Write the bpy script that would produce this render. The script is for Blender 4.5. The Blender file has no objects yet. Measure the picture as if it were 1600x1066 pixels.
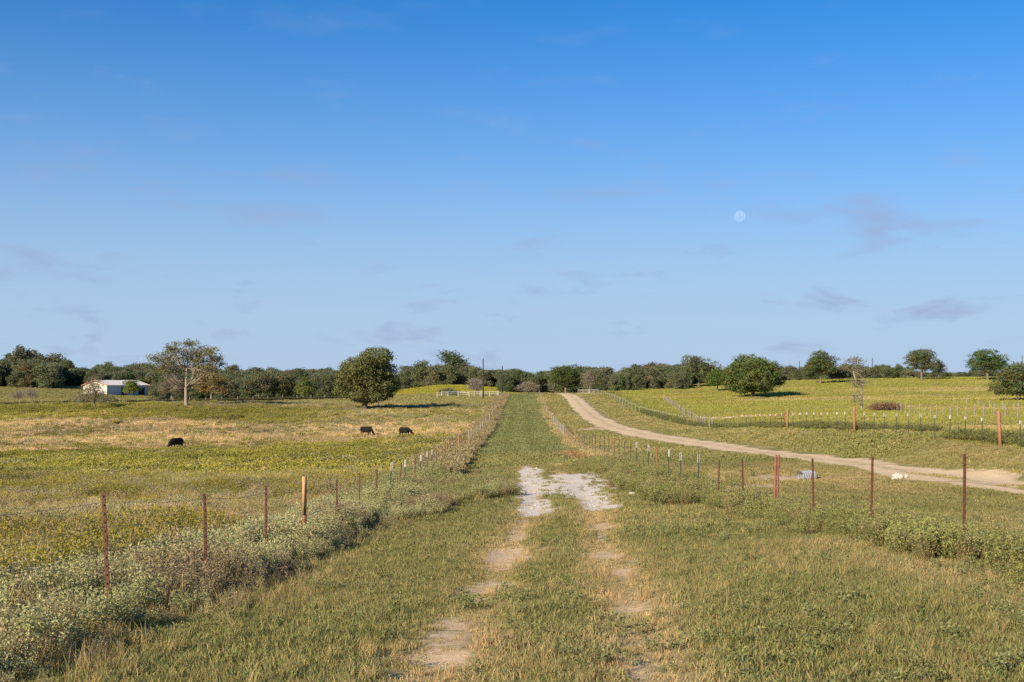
import bpy, bmesh, math, random
import numpy as np
from mathutils import Vector, Matrix, Euler

# ------------------------------------------------------------------ camera, sky, sun, exposure
sc = bpy.context.scene
C = sc.collection
EYE = 1.80
FPX = 1860.0            # focal length in pixels of the 1600 px wide photograph
cam_d = bpy.data.cameras.new('camera')
cam = bpy.data.objects.new('camera', cam_d); C.objects.link(cam)
cam.location = (0, 0, EYE); cam.rotation_euler = (math.radians(90), 0, 0)
cam_d.sensor_width = 36.0; cam_d.lens = 36.0 * FPX / 1600.0
cam_d.shift_y = 67.0 / 1600.0
cam_d.clip_start = 0.1; cam_d.clip_end = 30000
sc.camera = cam

SUN_EL = math.radians(24); SUN_HEAD = math.radians(40)      # light travels towards this heading, right of straight ahead
sun_d = bpy.data.lights.new('sun', 'SUN'); sun_d.energy = 5.0; sun_d.angle = math.radians(0.53); sun_d.color = (1.0, 0.85, 0.64)
sun = bpy.data.objects.new('sun', sun_d); C.objects.link(sun)
ldir = Vector((math.sin(SUN_HEAD) * math.cos(SUN_EL), math.cos(SUN_HEAD) * math.cos(SUN_EL), -math.sin(SUN_EL)))
sun.rotation_euler = ldir.to_track_quat('-Z', 'Y').to_euler()
sun.location = (-40, -50, 60)

world = bpy.data.worlds.new('World'); sc.world = world; world.use_nodes = True
wt = world.node_tree; wt.nodes.clear()
def wn(t, **k):
    n = wt.nodes.new(t)
    for a, v in k.items(): setattr(n, a, v)
    return n
w_out = wn('ShaderNodeOutputWorld'); w_bg = wn('ShaderNodeBackground'); w_bg.inputs['Strength'].default_value = 0.090
w_sky = wn('ShaderNodeTexSky', sky_type='NISHITA', sun_disc=False, sun_elevation=SUN_EL, sun_rotation=math.pi + SUN_HEAD,
           altitude=100, air_density=1.1, dust_density=0.25, ozone_density=10.0)
w_tc = wn('ShaderNodeTexCoord'); w_sep = wn('ShaderNodeSeparateXYZ'); wt.links.new(w_tc.outputs['Generated'], w_sep.inputs[0])
w_z = wn('ShaderNodeMath', operation='MAXIMUM'); w_z.inputs[1].default_value = 0.0; wt.links.new(w_sep.outputs['Z'], w_z.inputs[0])
w_n = wn('ShaderNodeTexNoise'); w_n.inputs['Scale'].default_value = 11.0; w_n.inputs['Detail'].default_value = 7.0; w_n.inputs['Roughness'].default_value = 0.58
w_cb2 = wn('ShaderNodeVectorMath', operation='MULTIPLY'); w_cb2.inputs[1].default_value = (1.0, 1.0, 2.9); wt.links.new(w_tc.outputs['Generated'], w_cb2.inputs[0])
w_dst = wn('ShaderNodeTexNoise'); w_dst.inputs['Scale'].default_value = 9.0; w_dst.inputs['Detail'].default_value = 3; wt.links.new(w_cb2.outputs[0], w_dst.inputs['Vector'])
w_dm = wn('ShaderNodeVectorMath', operation='MULTIPLY_ADD'); w_dm.inputs[1].default_value = (.06, .06, .06); wt.links.new(w_dst.outputs['Color'], w_dm.inputs[0]); wt.links.new(w_cb2.outputs[0], w_dm.inputs[2])
wt.links.new(w_dm.outputs[0], w_n.inputs['Vector'])
w_r = wn('ShaderNodeMapRange'); w_r.inputs[1].default_value = 0.55; w_r.inputs[2].default_value = 0.74; w_r.inputs[3].default_value = 0.0; w_r.inputs[4].default_value = 0.95
wt.links.new(w_n.outputs['Fac'], w_r.inputs[0])
w_mix = wn('ShaderNodeMix', data_type='RGBA'); w_mix.inputs[7].default_value = (2.35, 2.9, 4.5, 1)
w_hs = wn('ShaderNodeHueSaturation'); w_hs.inputs['Saturation'].default_value = 1.22; wt.links.new(w_sky.outputs[0], w_hs.inputs['Color'])
w_e = wn('ShaderNodeMath', operation='POWER'); w_e.inputs[0].default_value = math.exp(-25)
w_zz = wn('ShaderNodeMath', operation='MULTIPLY'); wt.links.new(w_z.outputs[0], w_zz.inputs[0]); wt.links.new(w_z.outputs[0], w_zz.inputs[1]); wt.links.new(w_zz.outputs[0], w_e.inputs[1])     # thin haze thickens towards the horizon
w_ef = wn('ShaderNodeMath', operation='MULTIPLY'); w_ef.inputs[1].default_value = 0.95; wt.links.new(w_e.outputs[0], w_ef.inputs[0])
w_veil = wn('ShaderNodeMix', data_type='RGBA'); w_veil.inputs[7].default_value = (3.1, 4.1, 5.5, 1)
wt.links.new(w_ef.outputs[0], w_veil.inputs[0]); wt.links.new(w_hs.outputs[0], w_veil.inputs[6])
w_ca = wn('ShaderNodeMath', operation='MULTIPLY_ADD'); w_ca.inputs[1].default_value = 1.0; w_ca.inputs[2].default_value = 0.0; wt.links.new(w_e.outputs[0], w_ca.inputs[0])
w_cf = wn('ShaderNodeMath', operation='MULTIPLY'); wt.links.new(w_ca.outputs[0], w_cf.inputs[0]); wt.links.new(w_r.outputs[0], w_cf.inputs[1])
wt.links.new(w_cf.outputs[0], w_mix.inputs[0]); wt.links.new(w_veil.outputs[2], w_mix.inputs[6])
wt.links.new(w_mix.outputs[2], w_bg.inputs['Color']); wt.links.new(w_bg.outputs[0], w_out.inputs['Surface'])

sc.view_settings.view_transform = 'Standard'; sc.view_settings.look = 'None'
sc.view_settings.exposure = 0.66; sc.view_settings.gamma = 1.0; sc.view_settings.use_curve_mapping = False
sc.cycles.use_denoising = False
sc.cycles.max_bounces = 7; sc.cycles.diffuse_bounces = 4; sc.cycles.transmission_bounces = 4; sc.cycles.transparent_max_bounces = 6

# ------------------------------------------------------------------ noise and terrain height
def _hash(ix, iy, s):
    with np.errstate(over='ignore'):
        h = (ix.astype(np.int64) * 374761393 + iy.astype(np.int64) * 668265263 + s * 1442695041) & 0xFFFFFFFF
        h = ((h ^ (h >> 13)) * 1274126177) & 0xFFFFFFFF
        h = h ^ (h >> 16)
    return (h & 0xFFFF) / 65535.0
def vnoise(x, y, s=0):
    x = np.asarray(x, float); y = np.asarray(y, float)
    ix = np.floor(x); iy = np.floor(y); fx = x - ix; fy = y - iy
    fx = fx * fx * (3 - 2 * fx); fy = fy * fy * (3 - 2 * fy)
    a = _hash(ix, iy, s); b = _hash(ix + 1, iy, s); c = _hash(ix, iy + 1, s); d = _hash(ix + 1, iy + 1, s)
    return (a + (b - a) * fx) * (1 - fy) + (c + (d - c) * fx) * fy
def fbm(x, y, s=0, o=4):
    t = 0; a = 0.5; n = 0
    for k in range(o):
        t = t + a * vnoise(x, y, s + k * 17); n += a; a *= 0.5; x = x * 2.03 + 11.3; y = y * 2.03 - 7.1
    return t / n
def smooth(a, b, x):
    t = np.clip((np.asarray(x, float) - a) / (b - a), 0, 1); return t * t * (3 - 2 * t)

# metres the ground lies below the eye, at (X, Y)
TX = [-400, -250, -165, -120, -60, -25, -4, 6, 21.6, 25, 45, 70, 120, 200, 350]
TT = {
    -60: [1.8, 1.8, 1.8, 1.8, 1.7, 1.6, 1.5, 1.4, 1.4, 1.3, 1.2, 1.2, 1.2, 1.2, 1.2],
    0:   [2.6, 2.6, 2.6, 2.6, 2.3, 2.1, 1.95, 1.62, 1.9, 1.7, 1.6, 1.6, 1.5, 1.5, 1.5],
    12:  [3.2, 3.2, 3.2, 3.2, 2.9, 2.7, 2.45, 2.12, 2.4, 2.1, 1.9, 1.8, 1.7, 1.7, 1.7],
    16:  [3.5, 3.5, 3.5, 3.5, 3.2, 3.0, 2.82, 2.34, 2.7, 2.3, 2.0, 1.9, 1.8, 1.8, 1.8],
    24:  [4.0, 4.0, 4.0, 4.0, 3.8, 3.6, 3.36, 2.86, 3.3, 2.6, 2.2, 2.0, 1.9, 1.9, 1.9],
    40:  [4.8, 4.8, 4.8, 4.8, 4.6, 4.4, 4.12, 3.82, 3.95, 2.95, 2.5, 2.2, 2.1, 2.0, 2.0],
    60:  [6.0, 6.0, 6.0, 6.0, 5.6, 5.2, 4.80, 4.35, 4.36, 3.10, 2.7, 2.5, 2.3, 2.2, 2.2],
    85:  [7.2, 7.2, 7.2, 7.0, 6.6, 6.0, 5.32, 5.10, 4.85, 3.25, 3.0, 2.8, 2.7, 2.5, 2.5],
    120: [8.3, 8.3, 8.3, 8.0, 7.4, 6.7, 6.00, 5.95, 5.45, 4.40, 3.3, 3.4, 3.4, 3.3, 3.3],
    160: [8.0, 8.0, 8.0, 8.0, 7.5, 7.0, 6.40, 6.35, 6.05, 5.90, 4.5, 4.2, 4.0, 4.0, 4.0],
    200: [6.6, 6.6, 6.6, 6.7, 6.5, 6.3, 6.15, 6.15, 6.10, 6.10, 5.2, 4.5, 4.3, 4.3, 4.3],
    250: [5.0, 5.0, 5.0, 4.9, 4.5, 5.0, 5.30, 5.35, 5.55, 5.40, 5.4, 4.8, 4.4, 4.4, 4.4],
    300: [4.4, 4.4, 4.6, 4.7, 4.3, 4.2, 4.20, 4.25, 4.05, 3.90, 5.0, 4.7, 4.3, 4.3, 4.2],
    350: [2.5, 2.5, 4.4, 4.8, 4.2, 3.2, 3.15, 3.15, 3.20, 2.90, 4.0, 3.7, 2.9, 2.6, 2.4],
    400: [0.5, 0.6, 2.6, 4.5, 4.0, 2.6, 2.90, 3.05, 3.10, 2.70, 2.5, 1.7, 0.4, -0.6, -1.0],
    450: [-1., -0.5, 1.2, 4.2, 3.8, 0.4, 1.70, 2.90, 2.85, 2.30, 1.7, 0.0, -1.6, -2.8, -3.0],
    550: [-1., 0.0, 1.5, 3.8, 3.6, 1.5, 2.20, 2.80, 2.80, 2.60, 2.4, 1.2, -0.4, -1.8, -2.0],
    800: [1.0, 2.0, 2.5, 3.0, 3.0, 2.8, 2.80, 2.80, 2.80, 2.80, 2.8, 2.5, 1.5, 0.5, 0.5],
    4000: [4.0] * 15,
}
def pchip(xs, ys, xq):
    xs = np.asarray(xs, float); ys = np.asarray(ys, float)        # ys: (n, m)
    h = np.diff(xs); d = np.diff(ys, axis=0) / h[:, None]
    m = np.zeros_like(ys); m[0] = d[0]; m[-1] = d[-1]
    w1 = (2 * h[1:] + h[:-1])[:, None]; w2 = (h[1:] + 2 * h[:-1])[:, None]
    ok = d[:-1] * d[1:] > 0
    with np.errstate(divide='ignore', invalid='ignore'):
        hm = (w1 + w2) / (w1 / d[:-1] + w2 / d[1:])
    m[1:-1] = np.where(ok, hm, 0)
    xq = np.clip(xq, xs[0], xs[-1]); i = np.clip(np.searchsorted(xs, xq) - 1, 0, len(xs) - 2)
    t = ((xq - xs[i]) / h[i])[:, None]; hh = h[i][:, None]
    return ((1 + 2 * t) * (1 - t) ** 2 * ys[i] + t * (1 - t) ** 2 * hh * m[i] + t * t * (3 - 2 * t) * ys[i + 1] + t * t * (t - 1) * hh * m[i + 1])
WS = 20.0
WXA, WXB = np.arcsinh(-420 / WS), np.arcsinh(380 / WS)
WYA, WYB = np.arcsinh(-60 / WS), np.arcsinh(4000 / WS)
NG = 520
_gx = np.linspace(WXA, WXB, NG); _gy = np.linspace(WYA, WYB, NG)
_rows = np.array([TT[k] for k in sorted(TT)])
_tab = pchip(np.arcsinh(np.array(sorted(TT)) / WS), _rows, _gy)             # (NG, nx)
_tab = pchip(np.arcsinh(np.array(TX) / WS), _tab.T, _gx).T                  # (NG y, NG x)
_k = np.exp(-0.5 * (np.arange(-7, 8) / 2.6) ** 2); _k /= _k.sum()
for _ax in (0, 1):
    p = np.pad(_tab, [(7, 7) if a == _ax else (0, 0) for a in (0, 1)], mode='edge')
    _tab = sum(_k[j] * (p[j:j + NG, :] if _ax == 0 else p[:, j:j + NG]) for j in range(15))
def height(X, Y):
    X = np.asarray(X, float); Y = np.asarray(Y, float)
    a = np.clip((np.arcsinh(X / WS) - WXA) / (WXB - WXA) * (NG - 1), 0, NG - 1.001)
    b = np.clip((np.arcsinh(Y / WS) - WYA) / (WYB - WYA) * (NG - 1), 0, NG - 1.001)
    i = a.astype(int); j = b.astype(int); a = a - i; b = b - j
    drop = (_tab[j, i] * (1 - a) + _tab[j, i + 1] * a) * (1 - b) + (_tab[j + 1, i] * (1 - a) + _tab[j + 1, i + 1] * a) * b
    near = 1 - smooth(50, 110, Y)
    z = EYE - drop + near * ((fbm(X / 2.6, Y / 2.6, 3, 3) - 0.5) * 0.16 + (fbm(X / 0.5, Y / 0.5, 9, 2) - 0.5) * 0.05)
    z = z + (fbm(X / 22, Y / 22, 5, 2) - 0.5) * 0.35 * smooth(30, 120, Y)
    rl, rr = ruts(Y)
    inl = near * (1 - smooth(38, 60, Y))
    z = z - 0.05 * inl * (np.exp(-((X - rl) / 0.4) ** 2) + np.exp(-((X - rr) / 0.4) ** 2))
    return z
def ruts(Y):
    Y = np.asarray(Y, float)
    Yc = np.minimum(Y, 38)
    return -0.98 + 0.043 * Yc + 0.05 * np.sin(Y / 5.0), 0.60 + 0.052 * Yc + 0.05 * np.sin(Y / 6.0 + 1)
def hz(x, y): return float(height(np.array([x]), np.array([y]))[0])
def at(px, d):                                   # world X of a photo column at distance d
    return (px - 800.0) / FPX * d
def fence_left(Y): return np.interp(Y, [0, 130, 215, 348, 420], [-4.1, -4.4, -3.5, -2.3, -1.6])
def fence_right(Y): return np.interp(Y, [0, 100, 215, 348, 420], [6.2, 6.2, 6.6, 8.0, 8.8])
ROAD_Y = [20, 34, 47, 60, 80, 110, 140, 180, 215, 250, 300, 360, 400]
ROAD_X = [20.0, 20.0, 19.7, 19.3, 18.9, 17.6, 15.6, 14.4, 14.6, 15.2, 16.0, 16.6, 16.0]
_ry = np.linspace(20, 400, 761); _rx = np.interp(_ry, ROAD_Y, ROAD_X)
_kk = np.exp(-0.5 * (np.arange(-40, 41) / 16.) ** 2); _kk /= _kk.sum()
_rx = np.convolve(np.pad(_rx, 40, mode='edge'), _kk, mode='valid')
def road_x(Y): return np.interp(Y, _ry, _rx)

# ------------------------------------------------------------------ land cover: colour of the plants, bareness of the soil
def col(*c): return np.array(c, float)
GREEN = col(0.195, 0.200, 0.068); OLIVE = col(0.295, 0.260, 0.098); STRAW = col(0.46, 0.355, 0.175)
YELLOW = col(0.340, 0.310, 0.080); TAN = col(0.62, 0.445, 0.235); GREYG = col(0.35, 0.31, 0.165); HILL = col(0.340, 0.315, 0.080)
SILVER = col(0.47, 0.455, 0.222); LANE_FAR = col(0.245, 0.250, 0.105)
def mixc(a, b, t): t = np.asarray(t)[..., None]; return a * (1 - t) + b * t
def field_kind(X, Y):
    """share of yellow weeds, tan grass, grey weeds in the field on the left"""
    w = Y * (1 + 0.32 * (fbm(X / 30, Y / 40, 31, 3) - 0.5)) + 0.0 * X
    ys = [0, 12, 16, 26, 31, 42, 47, 62, 68, 112, 128, 190, 203, 240, 252, 500]
    yel = np.interp(w, ys, [.20, .30, .55, .45, .20, .25, .45, .50, .72, .72, .05, .05, .85, .85, .10, .05])
    tan = np.interp(w, ys, [.25, .25, .15, .15, .40, .35, .15, .15, .10, .12, .97, .90, .05, .06, .55, .50])
    right = smooth(-42, -26, X) * smooth(180, 200, w)
    yel = yel * (1 - 0.8 * right); tan = tan * (1 - right) + 0.5 * right
    n = fbm(X / 7, Y / 11, 47, 3)
    yel = np.clip(yel + (n - 0.5) * 0.7 * (1 - .45 * smooth(120, 140, w)), 0.02, 0.98); tan = np.clip(np.minimum(tan + (fbm(X / 9, Y / 14, 53, 3) - 0.5) * 0.7, 1 - yel), 0.0, 1)
    return yel, tan, np.clip(1 - yel - tan, 0, 1)
def cover(X, Y):
    X = np.asarray(X, float); Y = np.asarray(Y, float)
    n1 = fbm(X / 1.7, Y / 2.4, 61, 4); n2 = fbm(X / 12, Y / 16, 67, 3); n3 = fbm(X / 40, Y / 13, 71, 3)
    xl = fence_left(Y); xr = fence_right(Y)
    lane = mixc(OLIVE, STRAW, np.clip((n1 - 0.46) * 1.7 + (n2 - .5) * .6 + .75 * lane_wear(X, Y), 0, 0.9))
    lane = mixc(lane, GREEN * 1.08, np.clip((n2 - 0.38) * 2.2 - .8 * lane_wear(X, Y), 0, 0.8))
    far = mixc(LANE_FAR * np.ones(X.shape + (3,)), OLIVE, np.clip(0.15 + (n1 - .5) * 1.2, 0, 1))
    for tx in (-0.2, 2.6): far = mixc(far, GREEN * 0.8, 0.4 * np.exp(-((X - tx - 0.4 * np.sin(Y / 30)) / 0.55) ** 2))
    lane = mixc(lane, far, smooth(62, 100, Y + (n2 - .5) * 40))
    lane = mixc(lane, col(.40, .235, .115), .8 * smooth(.35, .75, np.exp(-(((X - 4.6) / 1.7) ** 2 + ((Y - 86) / 14) ** 2)) + (n1 - .5) * .9))
    y, t, g = field_kind(X, Y)
    fld = (YELLOW * y[..., None] + TAN * t[..., None] + GREYG * g[..., None])
    fld = fld * (.62 + .76 * fbm(X / 13, Y / 8, 431, 3))[..., None]
    fld = mixc(fld, OLIVE * 1.02, smooth(248, 262, Y + (n2 - .5) * 10) * 0.85)
    verge = mixc(OLIVE * 1.02, STRAW * 0.95, np.clip((n1 - 0.42) * 1.6 + (n2 - .4) * 0.8, 0, 0.75))
    verge = mixc(verge, GREEN, np.clip((n3 - 0.5) * 2, 0, 0.6))
    hill = mixc(HILL * np.ones(X.shape + (3,)), TAN * 0.92, np.clip((n3 - 0.54) * 2.4, 0, 0.75))
    hill = mixc(hill, OLIVE * 0.9, np.clip((fbm(X / 30, Y / 9, 83, 3) - 0.52) * 2.4, 0, 0.7))
    hill = mixc(hill, GREEN * 1.1, (1 - smooth(28, 34, X)) * 0.5)
    c = np.where((X < xl)[..., None], fld, np.where((X < xr)[..., None], lane, np.where((X < 25)[..., None], verge, hill)))
    beyond = smooth(352, 380, Y) * (1 - smooth(25, 40, X))
    yp = mixc(OLIVE * np.ones(X.shape + (3,)), col(0.36, 0.32, 0.055), smooth(-58, -42, X) * (1 - smooth(-3, 3, X)))
    c = mixc(c, yp, beyond)
    return c * (0.86 + 0.28 * fbm(X / 4, Y / 5, 91, 3))[..., None]
BARE_SPOTS = [(-0.12, 20.6, .42, 1.6), (-0.30, 15.9, .42, 0.95), (-0.42, 14.2, .36, .5), (0.10, 25.5, .36, 1.6), (1.60, 19.4, .36, 1.1), (2.0, 27.2, .5, 1.1), (1.5, 16.6, .24, .8), (1.72, 12.0, .26, .16), (4.3, 25.5, .55, .7),
              (5.0, 27.5, .5, .6), (11.9, 52.8, 1.3, 2.6), (23.0, 45, 1.2, 2.0), (0.8, 16.4, .2, .25), (0.7, 21.5, .22, .4), (9.5, 47, 1.5, 2.0), (-1.9, 13.2, .2, .2), (-0.62, 9.6, .25, .3), (-3.0, 62, 0.5, 3), (11.5, 165, 2.2, 4), (13.5, 172, 1.5, 3), (2.7, 26, .45, .4)]
CAL = [(1.0, 55, .7, 16.0), (2.9, 51, 1.9, 8.0), (0.8, 38, .75, 6.0), (2.7, 39, .75, 5.5), (2.0, 48, 2.0, 9.0)]
def bare(X, Y, lo=0.36, hi=1.05):
    X = np.asarray(X, float); Y = np.asarray(Y, float)
    n = fbm(X / 0.9, Y / 1.1, 101, 4); rl, rr = ruts(Y)
    b = np.zeros(X.shape)
    fade = (1 - smooth(60, 80, Y))
    for r, g in ((rl, .68), (rr, .58)):
        b = np.maximum(b, fade * g * (.72 + .28 * smooth(12, 18, Y)) * np.exp(-((X - r) / 0.36) ** 2) * smooth(0.12, 0.50, fbm(X / 2, Y / 3.0, 107, 2)))
    for (x, y, a, c) in BARE_SPOTS:
        b = np.maximum(b, 1.12 * np.exp(-(((X - x) / (a * 1.15)) ** 2 + ((Y - y) / (c * 1.3)) ** 2)))
    b = b * (1 - .22 * smooth(.3, 1.2, X) * (1 - smooth(15, 22, Y)) * (X < 3)) + (n - 0.5) * 0.9 + (fbm(X / .22, Y / .3, 103, 2) - .5) * .45 + (fbm(X / .30, Y / 2.2, 105, 3) - .5) * .9
    inl = (X > fence_left(Y) - 0.5) & (X < 26)
    b = np.where(inl, b, b - 0.4)
    return smooth(lo, hi, b)
def lane_wear(X, Y):
    rl, rr = ruts(Y)
    return (1 - smooth(60, 80, Y)) * np.maximum(np.exp(-((X - rl) / .5) ** 2), np.exp(-((X - rr) / .5) ** 2))
def caliche(X, Y):
    X = np.asarray(X, float); Y = np.asarray(Y, float)
    m = np.zeros(X.shape)
    for (x, y, a, c) in CAL:
        m = np.maximum(m, 1.2 * np.exp(-(((X - x) / a) ** 4 + ((Y - y) / c) ** 4)))
    m = m + (fbm(X / 1.3, Y / 2.0, 113, 5) - 0.45) * 1.6
    return smooth(0.42, 0.95, m) * (X > -1.5) * (X < 6)

# ------------------------------------------------------------------ materials
def new_mat(name):
    m = bpy.data.materials.new(name); m.use_nodes = True; nt = m.node_tree; nt.nodes.clear()
    def N(t, **k):
        n = nt.nodes.new(t)
        for a, v in k.items(): setattr(n, a, v)
        return n
    return m, nt, N
def mix_rgb(nt, N, fac, a, b, blend='MIX'):
    n = N('ShaderNodeMix', data_type='RGBA', blend_type=blend)
    for s, v in ((0, fac), (6, a), (7, b)):
        if hasattr(v, 'links'): nt.links.new(v, n.inputs[s])
        else: n.inputs[s].default_value = v if s == 0 else (*v[:3], 1)
    return n.outputs[2]
def plain(name, c1, c2=None, rough=0.8, scale=8.0, metallic=0.0, bump=0.0, spread=(0.4, 0.6)):
    m, nt, N = new_mat(name)
    out = N('ShaderNodeOutputMaterial'); p = N('ShaderNodeBsdfPrincipled'); nt.links.new(p.outputs[0], out.inputs[0])
    tc = N('ShaderNodeTexCoord'); no = N('ShaderNodeTexNoise'); no.inputs['Scale'].default_value = scale; no.inputs['Detail'].default_value = 5
    nt.links.new(tc.outputs['Object'], no.inputs['Vector'])
    r = N('ShaderNodeMapRange'); r.inputs[1].default_value, r.inputs[2].default_value = spread; nt.links.new(no.outputs['Fac'], r.inputs[0])
    nt.links.new(mix_rgb(nt, N, r.outputs[0], c1, c2 or [x * 0.75 for x in c1]), p.inputs['Base Color'])
    p.inputs['Roughness'].default_value = rough; p.inputs['Metallic'].default_value = metallic; p.inputs['Specular IOR Level'].default_value = 0.25
    if bump:
        b = N('ShaderNodeBump'); b.inputs['Strength'].default_value = bump; b.inputs['Distance'].default_value = 0.03
        nt.links.new(no.outputs['Fac'], b.inputs['Height']); nt.links.new(b.outputs[0], p.inputs['Normal'])
    return m
def foliage(name, tint=None, transl=0.36):
    """colour = plant tint (per plant) x leaf-to-leaf variation stored on the mesh"""
    m, nt, N = new_mat(name)
    out = N('ShaderNodeOutputMaterial'); d = N('ShaderNodeBsdfDiffuse'); t = N('ShaderNodeBsdfTranslucent'); mx = N('ShaderNodeMixShader'); mx.inputs[0].default_value = transl
    var = N('ShaderNodeAttribute', attribute_name='var')
    if tint is None:
        a = N('ShaderNodeAttribute', attribute_name='tint', attribute_type='INSTANCER'); base = a.outputs['Color']
        c = mix_rgb(nt, N, 1.0, base, var.outputs['Color'], 'MULTIPLY')
    else:
        c = mix_rgb(nt, N, 1.0, tint, var.outputs['Color'], 'MULTIPLY')
    nt.links.new(c, d.inputs[0]); nt.links.new(c, t.inputs[0])
    nt.links.new(d.outputs[0], mx.inputs[1]); nt.links.new(t.outputs[0], mx.inputs[2]); nt.links.new(mx.outputs[0], out.inputs[0])
    return m
def ground_material():
    m, nt, N = new_mat('pasture_soil_and_grass')
    out = N('ShaderNodeOutputMaterial'); p = N('ShaderNodeBsdfPrincipled'); nt.links.new(p.outputs[0], out.inputs[0])
    p.inputs['Roughness'].default_value = 0.95; p.inputs['Specular IOR Level'].default_value = 0.05
    cov = N('ShaderNodeAttribute', attribute_name='cover'); ba = N('ShaderNodeAttribute', attribute_name='bare'); ca = N('ShaderNodeAttribute', attribute_name='caliche')
    tc = N('ShaderNodeTexCoord')
    n1 = N('ShaderNodeTexNoise'); n1.inputs['Scale'].default_value = 6.0; n1.inputs['Detail'].default_value = 7; n1.inputs['Roughness'].default_value = 0.65
    n2 = N('ShaderNodeTexNoise'); n2.inputs['Scale'].default_value = 0.55; n2.inputs['Detail'].default_value = 6; n2.inputs['Roughness'].default_value = 0.6
    for n in (n1, n2): nt.links.new(tc.outputs['Object'], n.inputs['Vector'])
    r1 = N('ShaderNodeMapRange'); r1.inputs[1].default_value = .3; r1.inputs[2].default_value = .7; r1.inputs[3].default_value = .62; r1.inputs[4].default_value = 1.25; nt.links.new(n1.outputs['Fac'], r1.inputs[0])
    r2 = N('ShaderNodeMapRange'); r2.inputs[1].default_value = .3; r2.inputs[2].default_value = .7; r2.inputs[3].default_value = .72; r2.inputs[4].default_value = 1.22; nt.links.new(n2.outputs['Fac'], r2.inputs[0])
    mul = N('ShaderNodeMath', operation='MULTIPLY'); nt.links.new(r1.outputs[0], mul.inputs[0]); nt.links.new(r2.outputs[0], mul.inputs[1])
    g = N('ShaderNodeVectorMath', operation='SCALE'); nt.links.new(cov.outputs['Color'], g.inputs[0]); nt.links.new(mul.outputs[0], g.inputs['Scale'])
    soil = mix_rgb(nt, N, n1.outputs['Fac'], (0.68, 0.50, 0.30), (0.52, 0.38, 0.22))
    def thr(attr, w):
        a = N('ShaderNodeMath', operation='MULTIPLY_ADD'); a.inputs[1].default_value = w; nt.links.new(n1.outputs['Fac'], a.inputs[0]); nt.links.new(attr.outputs['Fac'], a.inputs[2])
        r = N('ShaderNodeMapRange'); r.inputs[1].default_value = 0.10 + w * .5; r.inputs[2].default_value = 0.50 + w * .5; nt.links.new(a.outputs[0], r.inputs[0]); return r.outputs[0]
    c = mix_rgb(nt, N, thr(ba, 0.6), g.outputs[0], soil)
    chalk = mix_rgb(nt, N, n1.outputs['Fac'], (0.74, 0.66, 0.55), (0.58, 0.50, 0.39))
    c = mix_rgb(nt, N, thr(ca, 0.6), c, chalk)
    nt.links.new(c, p.inputs['Base Color'])
    b = N('ShaderNodeBump'); b.inputs['Strength'].default_value = 0.6; b.inputs['Distance'].default_value = 0.05
    nt.links.new(n1.outputs['Fac'], b.inputs['Height']); nt.links.new(b.outputs[0], p.inputs['Normal'])
    return m
def road_material():
    m, nt, N = new_mat('sandy_road_dirt')
    out = N('ShaderNodeOutputMaterial'); p = N('ShaderNodeBsdfPrincipled'); nt.links.new(p.outputs[0], out.inputs[0]); p.inputs['Roughness'].default_value = .95; p.inputs['Specular IOR Level'].default_value = .05
    tc = N('ShaderNodeTexCoord'); ac = N('ShaderNodeAttribute', attribute_name='across')
    def noise(sc_, det=6):
        n = N('ShaderNodeTexNoise'); n.inputs['Scale'].default_value = sc_; n.inputs['Detail'].default_value = det; n.inputs['Roughness'].default_value = .62; nt.links.new(tc.outputs['Object'], n.inputs['Vector']); return n.outputs['Fac']
    def mr(src, a, b, c=0.0, d=1.0):
        n = N('ShaderNodeMapRange'); n.interpolation_type = 'SMOOTHSTEP'
        for i, v in ((1, a), (2, b), (3, c), (4, d)): n.inputs[i].default_value = v
        nt.links.new(src, n.inputs[0]); return n.outputs[0]
    def op(o, a, b):
        n = N('ShaderNodeMath', operation=o)
        for i, v in ((0, a), (1, b)):
            if hasattr(v, 'links'): nt.links.new(v, n.inputs[i])
            else: n.inputs[i].default_value = v
        return n.outputs[0]
    n1, n2, n3 = noise(.55), noise(2.2), noise(18)
    sand = mix_rgb(nt, N, mr(n1, .3, .7), (0.80, 0.60, 0.36), (0.68, 0.50, 0.29))
    sand = mix_rgb(nt, N, mr(n3, .25, .75, 0, .5), sand, (0.56, 0.42, 0.25))
    off = op('ABSOLUTE', op('SUBTRACT', ac.outputs['Fac'], .5), 0)
    crown = op('MULTIPLY', mr(off, .16, .04), mr(n2, .42, .60)); edge = op('MULTIPLY', mr(off, .33, .5), mr(n2, .35, .55))
    c = mix_rgb(nt, N, op('MULTIPLY', crown, .7), sand, (0.33, 0.275, 0.125)); c = mix_rgb(nt, N, op('MULTIPLY', edge, .8), c, (0.36, 0.30, 0.14))
    nt.links.new(c, p.inputs['Base Color']); b = N('ShaderNodeBump'); b.inputs['Strength'].default_value = .5; b.inputs['Distance'].default_value = .06; nt.links.new(op('ADD', n2, op('MULTIPLY', n3, .4)), b.inputs['Height']); nt.links.new(b.outputs[0], p.inputs['Normal'])
    return m
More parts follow.
